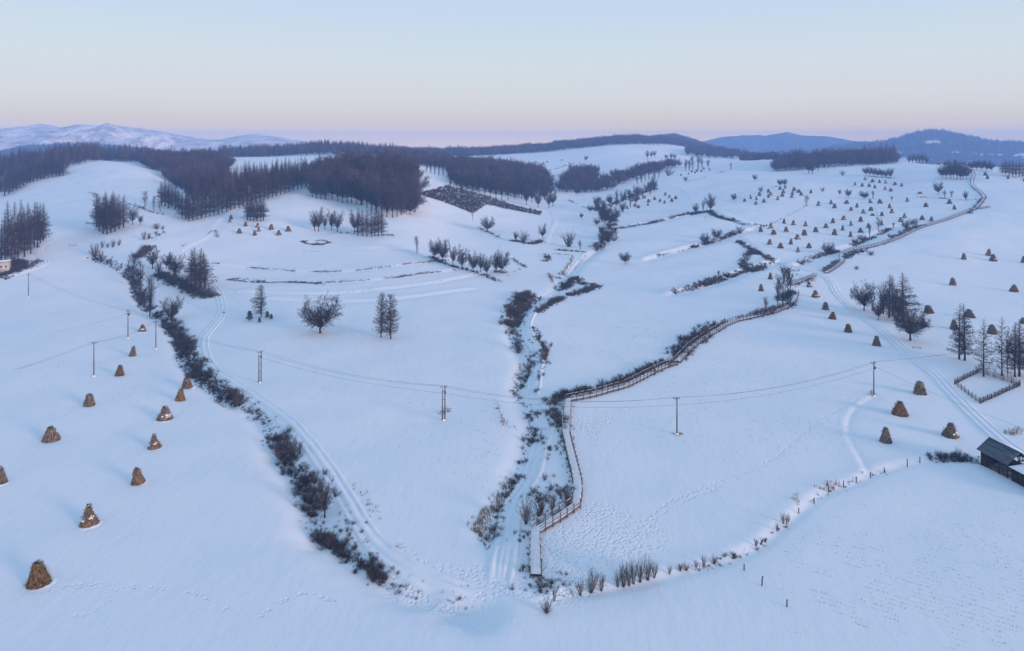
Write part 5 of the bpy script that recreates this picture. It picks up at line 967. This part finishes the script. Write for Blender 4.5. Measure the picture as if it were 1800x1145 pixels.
# ------------------------------------------------------------------ poles and cables
M_CONC = mat('weathered_concrete', lambda t, b: noise_col(t, b, (0.085, 0.085, 0.088), (0.18, 0.175, 0.17), 2.0, 4, stretch=(1, 1, .2)))
M_STEEL = mat('dark_steel', lambda t, b: noise_col(t, b, (0.03, 0.03, 0.032), (0.08, 0.08, 0.08), 4.0, 2))
M_CERAM = mat('glazed_insulator', lambda t, b: noise_col(t, b, (0.30, 0.30, 0.30), (0.45, 0.44, 0.42), 4.0, 2))
M_WIRE = mat('cable_metal', lambda t, b: noise_col(t, b, (0.06, 0.07, 0.09), (0.10, 0.11, 0.13), 4.0, 2))
TOPS = {}
def pole(key, u, v, hpx, label, arms=1, twin=False, extra=False, rz=0.2):
    p = at(u, v); h = hpx * p[1] / F
    o = empty('power_pole', p, label, 'power pole', 'power poles across the fields', rz)
    for dx in ((-.28, .28) if twin else (0,)):
        m = MB(); m.segs([[dx, 0, -.4]], [[dx, 0, h - .02 - (.9 if twin and dx < 0 else 0)]], .17, .10, 10); m.build('shaft', M_CONC, o)
    for k in range(arms):
        m = MB(); m.beam([-.75, .13, h - .35 - .9 * k], [.75, .13, h - .35 - .9 * k], .09, .10); m.beam([-.45, .16, h - .36 - .9 * k], [0, .14, h - .85 - .9 * k], .04, .04); m.beam([.45, .16, h - .36 - .9 * k], [0, .14, h - .85 - .9 * k], .04, .04)
        a = m.build('crossarm', M_STEEL, o)
        for x in (-.68, .68, .0 if k == 0 else .35):
            m = MB(); z = h - .30 - .9 * k if x else h - .05; m.segs([[x, .13 if x else 0, z], [x, .13 if x else 0, z + .10]], [[x, .13 if x else 0, z + .10], [x, .13 if x else 0, z + .26]], [.07, .05], [.07, .03], 8); m.build('insulator', M_CERAM, a)
    if extra:
        m = MB(); m.box((.30, 0, h - 1.55), (.32, .30, .55)); m.beam([0, .1, h - 1.3], [.45, .1, h - 1.3], .06, .06); m.segs([[.30, 0, h - 1.3]], [[.42, 0, h - .6]], .03, .03, 5); m.build('switch_box', M_STEEL, o)
    if twin:
        m = MB(); [m.beam([-.28, 0, z], [.28, 0, z], .07, .08) for z in (h * .35, h * .6, h * .82)]; m.build('bracing', M_STEEL, o)
    m = MB(); m.segs([[0, 0, .0]], [[0, 0, .35]], .45, .22, 9); m.build('snowy_footing', M_CAP, o)
    TOPS[key] = (p, h, rz)
pole('a', 50, 522, 41, 'thin power pole far out on the snow field below the pale house')
pole('b', 225, 595, 50, 'tall power pole with two crossarms on the stook field', 2, False, True)
pole('c', 274, 614, 50, 'tall power pole closest to the ditch on the stook field', 1)
pole('d', 165, 662, 61, 'short-armed power pole standing lower on the stook field', 1)
pole('e', 457, 673, 56, 'twin-shaft braced power pole beside the lane on the wide plain', 1, True, True)
pole('f', 780, 739, 61, 'power pole with switch gear in the middle of the plain', 1, True, True)
pole('g', 1190, 764, 66, 'slender power pole alone beside the bottom footprint trail', 1, False, False)
pole('h', 1536, 697, 61, 'power pole above the curved snow bank near the track', 1, False, True)
def top(key, off, dz=0.0):
    p, h, rz = TOPS[key]; return np.array([p[0] + math.cos(rz) * off, p[1] + math.sin(rz) * off, p[2] + h - .08 + dz])
def cable(a, b, sag, label):
    t = np.linspace(0, 1, 33)[:, None]; P = a + (b - a) * t; P[:, 2] -= 4 * sag * (t * (1 - t))[:, 0]
    m = MB(); m.segs(P[:-1], P[1:], .020, .020, 5)
    tag(m.build('power_cable', M_WIRE), label, 'cable', 'cables between the power poles')
offmap = lambda u, v, Z: np.array([(u - CU) / F * Z, Z, CAMZ - (v - HOR) * Z / F])
NM = dict(a='far thin pole', b='two-armed pole', c='ditch pole', d='lower stook field pole', e='twin-shaft pole', f='switch gear pole', g='lone slender pole', h='track pole')
for a, b, s in (('a', 'b', 1.6), ('b', 'c', .3), ('c', 'e', 1.3), ('e', 'f', 1.6), ('f', 'g', 2.0), ('g', 'h', 1.8), ('c', 'd', 1.2)):
    for off, w in ((-.68, 'field-side'), (.68, 'outer')): cable(top(a, off), top(b, off), s, f'{w} cable strung from the {NM[a]} to the {NM[b]}')
for a, b, s in (('e', 'f', 1.2), ('f', 'g', 1.6), ('g', 'h', 1.5)): cable(top(a, 0, -1.6), top(b, 0, -1.6), s, f'lower thin cable slung from the {NM[a]} to the {NM[b]}')
for off, w in ((-.68, 'field-side'), (.68, 'outer')):
    cable(top('h', off), offmap(1990, 560, 215) + np.array([0, off, 0]), 1.6, f'{w} cable leaving the track pole past the larches'); cable(top('d', off), offmap(-130, 690, 205) + np.array([0, off, 0]), 1.2, f'{w} cable leaving the lower stook field pole out of the picture')
cable(top('b', .35, -1.1), offmap(-120, 607, 250), 2.6, 'single cable sagging away from the two-armed pole out of the picture')
cable(top('h', 0, -1.0), offmap(1880, 782, 150), .8, 'thin service wire running down past the rounded stook to the sheds')
# ------------------------------------------------------------------ boardwalk
M_PLANK = mat('dark_weathered_planks', lambda t, b: noise_col(t, b, (0.075, 0.061, 0.054), (0.20, 0.158, 0.134), 3.0, 4, stretch=(.3, .3, 1)))
def boardwalk(pts, label, width=1.5, rail=1.05, sides=(-1, 1), gap=1.9, deck_h=.45, posts_at=1.0):
    P = resample(line(pts), gap, smooth=False); n = len(P)
    z = P[:, 2].copy()
    for _ in range(3): z[1:-1] = (z[:-2] + z[1:-1] + z[2:]) / 3
    z = np.maximum(z, P[:, 2]) + deck_h
    T = np.gradient(P[:, :2], axis=0); T /= np.linalg.norm(T, axis=1, keepdims=True) + 1e-9; Nn = np.stack([-T[:, 1], T[:, 0]], -1)
    o = empty('boardwalk', (P[0, 0], P[0, 1], P[0, 2]), label, 'boardwalk', 'stretches of the fenced boardwalk'); O = P[0].copy()
    def row(off, dz): return np.stack([P[:, 0] + Nn[:, 0] * off, P[:, 1] + Nn[:, 1] * off, z + dz], -1) - O
    hw = width / 2
    r = np.random.RandomState(5)
    ss = np.linspace(-hw + .05, hw - .05, 7); SV = []
    for k, s in enumerate(ss): SV.append(row(s, .05 + .05 * math.cos(s / hw * 1.4) + .02 * r.normal(0, 1, n)))
    sv = np.stack(SV, 1).reshape(-1, 3); m = MB(); m.add(sv, Q=grid_quads(n, 7)[:, ::-1]); m.build('deck_snow', M_SNOWDECK, o, True)
    m = MB(); a, b = row(-hw, -.02), row(hw, -.02)
    for k in range(n - 1):
        m.add([a[k], b[k], b[k + 1], a[k + 1], a[k] - [0, 0, .22], b[k] - [0, 0, .22], b[k + 1] - [0, 0, .22], a[k + 1] - [0, 0, .22]], Q=[[0, 1, 2, 3], [7, 6, 5, 4], [0, 3, 7, 4], [2, 1, 5, 6]])
    m.build('deck', M_PLANK, o)
    cand = []
    for sd in sides:
        e = row(sd * (hw + .06), 0)
        for k in range(n): cand.append((np.linalg.norm(e[k] + O - np.array([0, 0, CAMZ])), e[k], P[k, 2] - O[2], T[k]))
        m = MB()
        for h_ in (rail - .06, rail * .52):
            for k in range(n - 1): m.beam(e[k] + [0, 0, h_], e[k + 1] + [0, 0, h_], .06, .08)
        m.build('railing', M_PLANK, o)
        m = MB(); [m.beam(e[k] + (e[k + 1] - e[k]) * r.uniform(0, .2) + [0, 0, rail + .012], e[k] + (e[k + 1] - e[k]) * r.uniform(.6, .98) + [0, 0, rail + .012], .085, .03) for k in range(n - 1) if r.uniform() < .8]; m.build('rail_snow', M_SNOWDECK, o)
    cand.sort(key=lambda c: c[0]); rest = MB()
    for k, (d, q, gz, t) in enumerate(cand):
        bot = gz - .25; hh = rail + .08
        if k < 100:
            m = MB(); m.box((0, 0, (bot + q[2] + hh) / 2 - bot), (.13, .13, q[2] + hh - bot), math.atan2(t[1], t[0])); po = m.build('post', M_PLANK, o); po.location = (q[0], q[1], bot)
        else: rest.box((q[0], q[1], (bot + q[2] + hh) / 2), (.13, .13, q[2] + hh - bot), math.atan2(t[1], t[0]))
    if rest.V: tag(rest.build('distant_posts', M_PLANK, o), kind='stuff')
M_SNOWDECK = mat('trodden_deck_snow', lambda t, b: noise_col(t, b, (0.78, 0.80, 0.84), (0.87, 0.88, 0.89), 1.5, 4))
boardwalk([(942, 1016), (941, 975), (941, 938), (975, 918), (1012, 893), (1016, 868), (1015, 850), (1007, 817), (1000, 788), (995, 766), (996, 738), (998, 706), (1040, 698), (1100, 681), (1137, 662), (1168, 647), (1187, 641)], 'fenced snow-covered boardwalk zigzagging up from the road junction')
boardwalk([(1191, 638), (1213, 614), (1231, 600), (1254, 586), (1273, 574), (1294, 565), (1328, 558), (1362, 550), (1386, 540), (1396, 531), (1400, 515)], 'middle stretch of fenced boardwalk curving up to the willow clump', 1.8)
boardwalk([(1391, 502), (1410, 495), (1433, 486)], 'short fenced footbridge over the stream below the culvert', 1.2)
boardwalk([(1452, 481), (1466, 472), (1480, 462), (1479, 449), (1499, 440), (1531, 435), (1552, 429), (1576, 421), (1592, 413), (1621, 400), (1641, 394), (1670, 385), (1694, 376), (1717, 366), (1727, 354), (1730, 347), (1722, 338), (1710, 329), (1708, 320), (1712, 309), (1708, 300)], 'long upper boardwalk climbing beside the far stooks to the crest', 2.0)
boardwalk([(1720, 368), (1739, 365)], 'stub of boardwalk jutting out onto the open upper field', 1.2)
# ------------------------------------------------------------------ brushwood pen
M_STICK = mat('grey_brushwood', lambda t, b: noise_col(t, b, (0.035, 0.028, 0.026), (0.13, 0.095, 0.075), 3.0, 4, stretch=(1, 1, .3)))
def fence_run(o, O, A, B, dense, h=1.25, seed=0):
    r = np.random.RandomState(seed); L = np.linalg.norm((B - A)[:2]); n = max(3, int(L / 2.0)); 
    for k in range(n + 1):
        q = A + (B - A) * k / n; q[2] = zat(q[0], q[1]); m = MB(); hh = h * r.uniform(1.0, 1.35); m.segs([[0, 0, -.2]], [[r.normal(0, .04), r.normal(0, .04), hh]], .085, .065, 6); p = m.build('post', M_STICK, o); p.location = q - O
    m = MB(); N_ = int(L / (.10 if dense else .22)); a, b = [], []
    for k in range(N_):
        q = A + (B - A) * (k + r.uniform(0, 1)) / N_; q[2] = zat(q[0], q[1]); q = q - O; hh = h * r.uniform(.6, 1.15) * (1 if dense else .8); d = r.normal(0, .06, 2); a.append(q + [d[0], d[1], -.05]); b.append(q + [d[0] + r.normal(0, .12), d[1] + r.normal(0, .08), hh])
    m.segs(a, b, .035 if dense else .022, .02, 4)
    for h_ in (.45, .95):
        for k in range(n):
            q0 = A + (B - A) * k / n; q1 = A + (B - A) * (k + 1) / n; q0[2] = zat(*q0[:2]); q1[2] = zat(*q1[:2]); m.beam(q0 - O + [0, 0, h_ * h / 1.2], q1 - O + [0, 0, h_ * h / 1.2], .05, .07)
    m.build('brush_panel', M_STICK, o)
PEN = [at(1678, 676), at(1721, 655), at(1793, 679), at(1722, 710)]
o = empty('fenced_pen', PEN[3], 'diamond-shaped pen of grey brushwood fence beside the cart track', 'pen')
for k in range(4): fence_run(o, PEN[3].copy(), PEN[k].copy(), PEN[(k + 1) % 4].copy(), k != 3, 1.3 if k != 1 else 1.6, 60 + k)
# ------------------------------------------------------------------ posts of the old wire fence
for k, (u, v, h, ln) in enumerate([(1308, 1003, 11, 0), (1339, 1030, 17, .12), (1383, 1067, 13, .06), (1404, 903, 10, 0), (1431, 886, 11, .02), (1457, 866, 14, -.15), (1483, 857, 12, -.05), (1505, 849, 11, 0), (1530, 841, 11, 0), (1555, 832, 10, -.1), (1595, 821, 14, -.04), (1617, 814, 11, 0), (1635, 809, 8, -.3), (1660, 809, 11, 0), (1383, 922, 11, 0)]):
    p = at(u, v); hh = h * p[1] / F; m = MB(); m.segs([[0, 0, -.2], [0, 0, hh * .5]], [[ln * .5 * hh, 0, hh * .5], [ln * hh, 0, hh]], [.09, .085], [.085, .075], 6)
    if k == 5: m.beam([-.5, 0, hh * .8], [.35, 0, hh * .95], .06, .06)
    q = m.build('fence_post', M_STICK); q.location = p
    lb = 'grey fence post standing out on the bottom field, {} of three from the shrub row'.format(ORD[k]) if k < 3 else 'grey fence post on the snow bank, {} counting towards the shed'.format(ORD[k - 3] if k < 14 else ORD[11])
    if k == 14: lb = 'grey fence post hidden among the twin-stemmed shrub'
    tag(q, lb, 'fence post', 'old fence posts')
# ------------------------------------------------------------------ open shed, low shed and pale house
M_ROOF = mat('grey_sheet_roof', lambda t, b: noise_col(t, b, (0.075, 0.085, 0.10), (0.17, 0.18, 0.20), 1.2, 5, 0.3, 0.7, stretch=(.25, 2.0, 1)))
M_BOARD = mat('black_weathered_boards', lambda t, b: noise_col(t, b, (0.018, 0.016, 0.016), (0.070, 0.056, 0.048), 4.0, 4, stretch=(1, 1, .15)))
M_STRAW = mat('trampled_straw', lambda t, b: noise_col(t, b, (0.20, 0.14, 0.09), (0.60, 0.58, 0.56), 1.4, 5))
A = at(1725, 817); B = at(1771, 841); ax = (B - A)[:2]; LEN = float(np.linalg.norm(ax)); ang = math.atan2(ax[1], ax[0])
o = empty('open_shed', A, 'open-sided timber shed with a grey corrugated sheet roof', 'shed', None, ang)
Wd, He, Hr = 4.4, 3.0, 4.9                                                                # depth, eave height, ridge height
m = MB(); nx = 66
for k in range(nx):
    for (y0, z0, y1, z1) in ((-.6, He - .25, Wd / 2, Hr), (Wd / 2, Hr, Wd + .6, He - .25)):
        x0 = -.6 + (LEN + 1.2) * k / nx; x1 = x0 + (LEN + 1.2) / nx; wv = .035 if k % 2 else 0.0
        m.add([[x0, y0, z0 + wv], [x1, y0, z0 + .035 - wv], [x1, y1, z1 + .035 - wv], [x0, y1, z1 + wv], [x0, y0, z0 - .03 + wv], [x1, y0, z0 + .005 - wv], [x1, y1, z1 + .005 - wv], [x0, y1, z1 - .03 + wv]], Q=[[0, 1, 2, 3], [7, 6, 5, 4], [0, 4, 5, 1], [2, 6, 7, 3], [0, 3, 7, 4], [1, 5, 6, 2]])
m.build('roof', M_ROOF, o)
m = MB(); m.beam([-.6, Wd / 2 + .12, Hr + .07], [LEN + .6, Wd / 2 + .12, Hr + .07], .5, .10); m.build('ridge_snow', M_CAP, o)
for x in (0, LEN * .36, LEN * .68, LEN):
    for y in (0, Wd):
        m = MB(); m.segs([[x, y, -.3]], [[x, y, He]], .12, .10, 7); m.build('post', M_BOARD, o)
        m = MB(); [m.beam([x, y, He - 1.0], [x + d, y, He - .12], .08, .09) for d in (-.9, .9) if -.1 < x + d < LEN + .1]; m.build('brace', M_BOARD, o)
for x in (0, LEN * .36, LEN * .68, LEN):
    m = MB(); m.beam([x, 0, He], [x, Wd, He], .12, .14); m.beam([x, 0, He], [x, Wd / 2, Hr - .08], .10, .12); m.beam([x, Wd, He], [x, Wd / 2, Hr - .08], .10, .12); m.beam([x, Wd / 2, He], [x, Wd / 2, Hr - .1], .09, .09); m.beam([x, Wd * .25, He], [x, Wd * .37, He + (Hr - He) * .68], .06, .06); m.beam([x, Wd * .75, He], [x, Wd * .63, He + (Hr - He) * .68], .06, .06); m.build('truss', M_BOARD, o)
m = MB(); [m.beam([0, y, He + .12], [LEN, y, He + .12], .10, .12) for y in (0, Wd)]; m.build('wall_plate', M_BOARD, o)
m = MB(); r = np.random.RandomState(8)
for x in np.arange(0.05, LEN * .30, .24): m.box((x, -.03, 1.15 + r.normal(0, .05)), (.2, .05, 2.5))
for y in np.arange(0, Wd, .24): m.box((-.03, y, 1.2 + r.normal(0, .05)), (.05, .2, 2.6))
for x in np.arange(0.05, LEN, .26): m.box((x, Wd + .03, 0.9 + r.normal(0, .06)), (.21, .05, 2.0))
m.build('plank_wall', M_BOARD, o)
m = MB(); [m.beam([LEN * .30, -.02, z], [LEN, -.02, z], .08, .11) for z in (.35, .8, 1.2)]; m.build('rail', M_BOARD, o)
m = MB(); X_, Y_ = np.meshgrid(np.linspace(.1, LEN - .1, 20), np.linspace(.1, Wd - .1, 10), indexing='ij'); m.add(np.stack([X_, Y_, .25 + .10 * fbm(X_ * 1.5, Y_ * 1.5, 3, 5)], -1).reshape(-1, 3), Q=grid_quads(20, 10)); m.build('straw_floor', M_STRAW, o)
for c in (np.array([.0, .0, 0]),):
    C2 = B + np.array([math.cos(ang), math.sin(ang), 0]) * .9; C2[2] = zat(C2[0], C2[1])
    o2 = empty('low_shed', C2, 'low dark plank shed under a thick snow roof, joined to the open shed', 'shed', None, ang)
    L2, W2, h1, h2 = 9.0, 4.6, 2.3, 2.7
    m = MB()
    for x in np.arange(.1, L2, .27): m.box((x, 0, h1 / 2 - .1 + r.normal(0, .03)), (.24, .06, h1 + r.normal(0, .12)))
    for y in np.arange(.1, W2, .27): m.box((.0, y, h2 / 2 - .2), (.06, .24, h2 - .2)); m.box((L2, y, h2 / 2 - .2), (.06, .24, h2 - .2))
    m.box((L2 / 2, W2, h2 / 2), (L2, .08, h2)); m.build('plank_wall', M_BOARD, o2)
    for x in (.2, 2.0, 4.2, 6.4, 8.6):
        m = MB(); m.box((x, -.10, h1 / 2 - .2), (.16, .12, h1 + .3)); m.build('post', M_STICK, o2)
    m = MB(); m.beam([-.3, -.35, h1 + .02], [L2 + .3, -.35, h1 + .02], .10, .14); m.build('eave_board', M_BOARD, o2)
    n1, n2 = 26, 14; X_, Y_ = np.meshgrid(np.linspace(-.35, L2 + .35, n1), np.linspace(-.4, W2 + .4, n2), indexing='ij'); edge = np.minimum(np.minimum(X_ + .35, L2 + .35 - X_), np.minimum(Y_ + .4, W2 + .4 - Y_))
    Zt = h1 + (h2 - h1) * (Y_ + .4) / (W2 + .8) + .12 + .22 * np.clip(edge / .35, 0, 1) ** .6 + .05 * fbm(X_, Y_, 3, 6); Zb = h1 + (h2 - h1) * (Y_ + .4) / (W2 + .8) + .06
    m = MB(); m.add(np.stack([X_, Y_, Zt], -1).reshape(-1, 3), Q=grid_quads(n1, n2)); m.add(np.stack([X_, Y_, Zb], -1).reshape(-1, 3), Q=grid_quads(n1, n2)[:, ::-1])
    m.build('snow_roof', M_CAP, o2)
A = at(6, 482); k = A[1] / F
o = empty('pale_house', (A[0], A[1], A[2]), 'small pale flat-roofed house under snow at the foot of the larch grove', 'house', None, math.radians(18))
M_WALL = mat('pale_plaster', lambda t, b: noise_col(t, b, (0.40, 0.40, 0.38), (0.56, 0.56, 0.54), .6, 5, stretch=(1, 1, .3)))
Lh, Wh, Hh = 22 * k, 16 * k, 21 * k
m = MB(); m.box((-Lh * .18, Wh / 2, Hh / 2 - .5), (Lh, Wh, Hh + 1)); m.build('wall', M_WALL, o)
m = MB(); m.box((-Lh * .18, Wh / 2, Hh + .16), (Lh + .8, Wh + .8, .22)); m.build('roof_edge', M_CONC, o)
m = MB(); m.box((-Lh * .18, Wh / 2, Hh + .40), (Lh + .7, Wh + .7, .26)); m.build('roof_snow', M_CAP, o)
for x in (-Lh * .5, -Lh * .15, Lh * .18):
    m = MB(); [m.box(c_, s_) for c_, s_ in (((x, -.03, Hh * .62 + .55), (.9, .08, .09)), ((x, -.03, Hh * .62 - .55), (1.0, .12, .09)), ((x - .42, -.03, Hh * .62), (.08, .08, 1.1)), ((x + .42, -.03, Hh * .62), (.08, .08, 1.1)))]; w = m.build('window', M_CAP, o)
    m = MB(); m.box((x, -.015, Hh * .62), (.78, .03, 1.02)); m.build('pane', M_STEEL, w)
# ------------------------------------------------------------------ stumps and rubble by the hedge
for k, (u, v, h, lb) in enumerate([(1288, 982, 9, 'leaning dark stump on the bottom field edge'), (1337, 957, 9, 'first of two broken stubs on the field edge'), (1344, 953, 6, 'second smaller broken stub on the field edge'), (1239, 384, 5, 'tiny dark stump alone on the far snow field')]):
    p = at(u, v); s = h * p[1] / F; m = MB(); m.segs([[0, 0, -.15], [.25 * s, 0, s * .5]], [[.25 * s, 0, s * .5], [.55 * s, 0, s]], [.16, .13], [.13, .07], 7); m.segs([[.25 * s, 0, s * .5]], [[-.1 * s, 0, s * .85]], .07, .03, 6)
    q = m.build('tree_stump', M_BARK); q.location = p; tag(q, lb, 'stump')
# ------------------------------------------------------------------ haze
def haze_box(x0, x1, y0, y1, z0, z1, dens):
    m = bpy.data.materials.new('haze'); m.use_nodes = True; t = m.node_tree; t.nodes.clear()
    o = N(t, 'ShaderNodeOutputMaterial'); p = N(t, 'ShaderNodeVolumePrincipled')
    p.inputs['Color'].default_value = (0.31, 0.54, 1.0, 1); p.inputs['Density'].default_value = dens; p.inputs['Anisotropy'].default_value = 0.0
    t.links.new(p.outputs[0], o.inputs['Volume'])
    if hasattr(m.cycles, 'homogeneous_volume'): m.cycles.homogeneous_volume = True
    mb = MB(); mb.box(((x0 + x1) / 2, (y0 + y1) / 2, (z0 + z1) / 2), (x1 - x0, y1 - y0, z1 - z0))
    h = mb.build('haze', m)
    tag(h, kind='stuff')
haze_box(-6600, 6600, -6600, 6600, -14.0, 205.0, 2.95e-4)
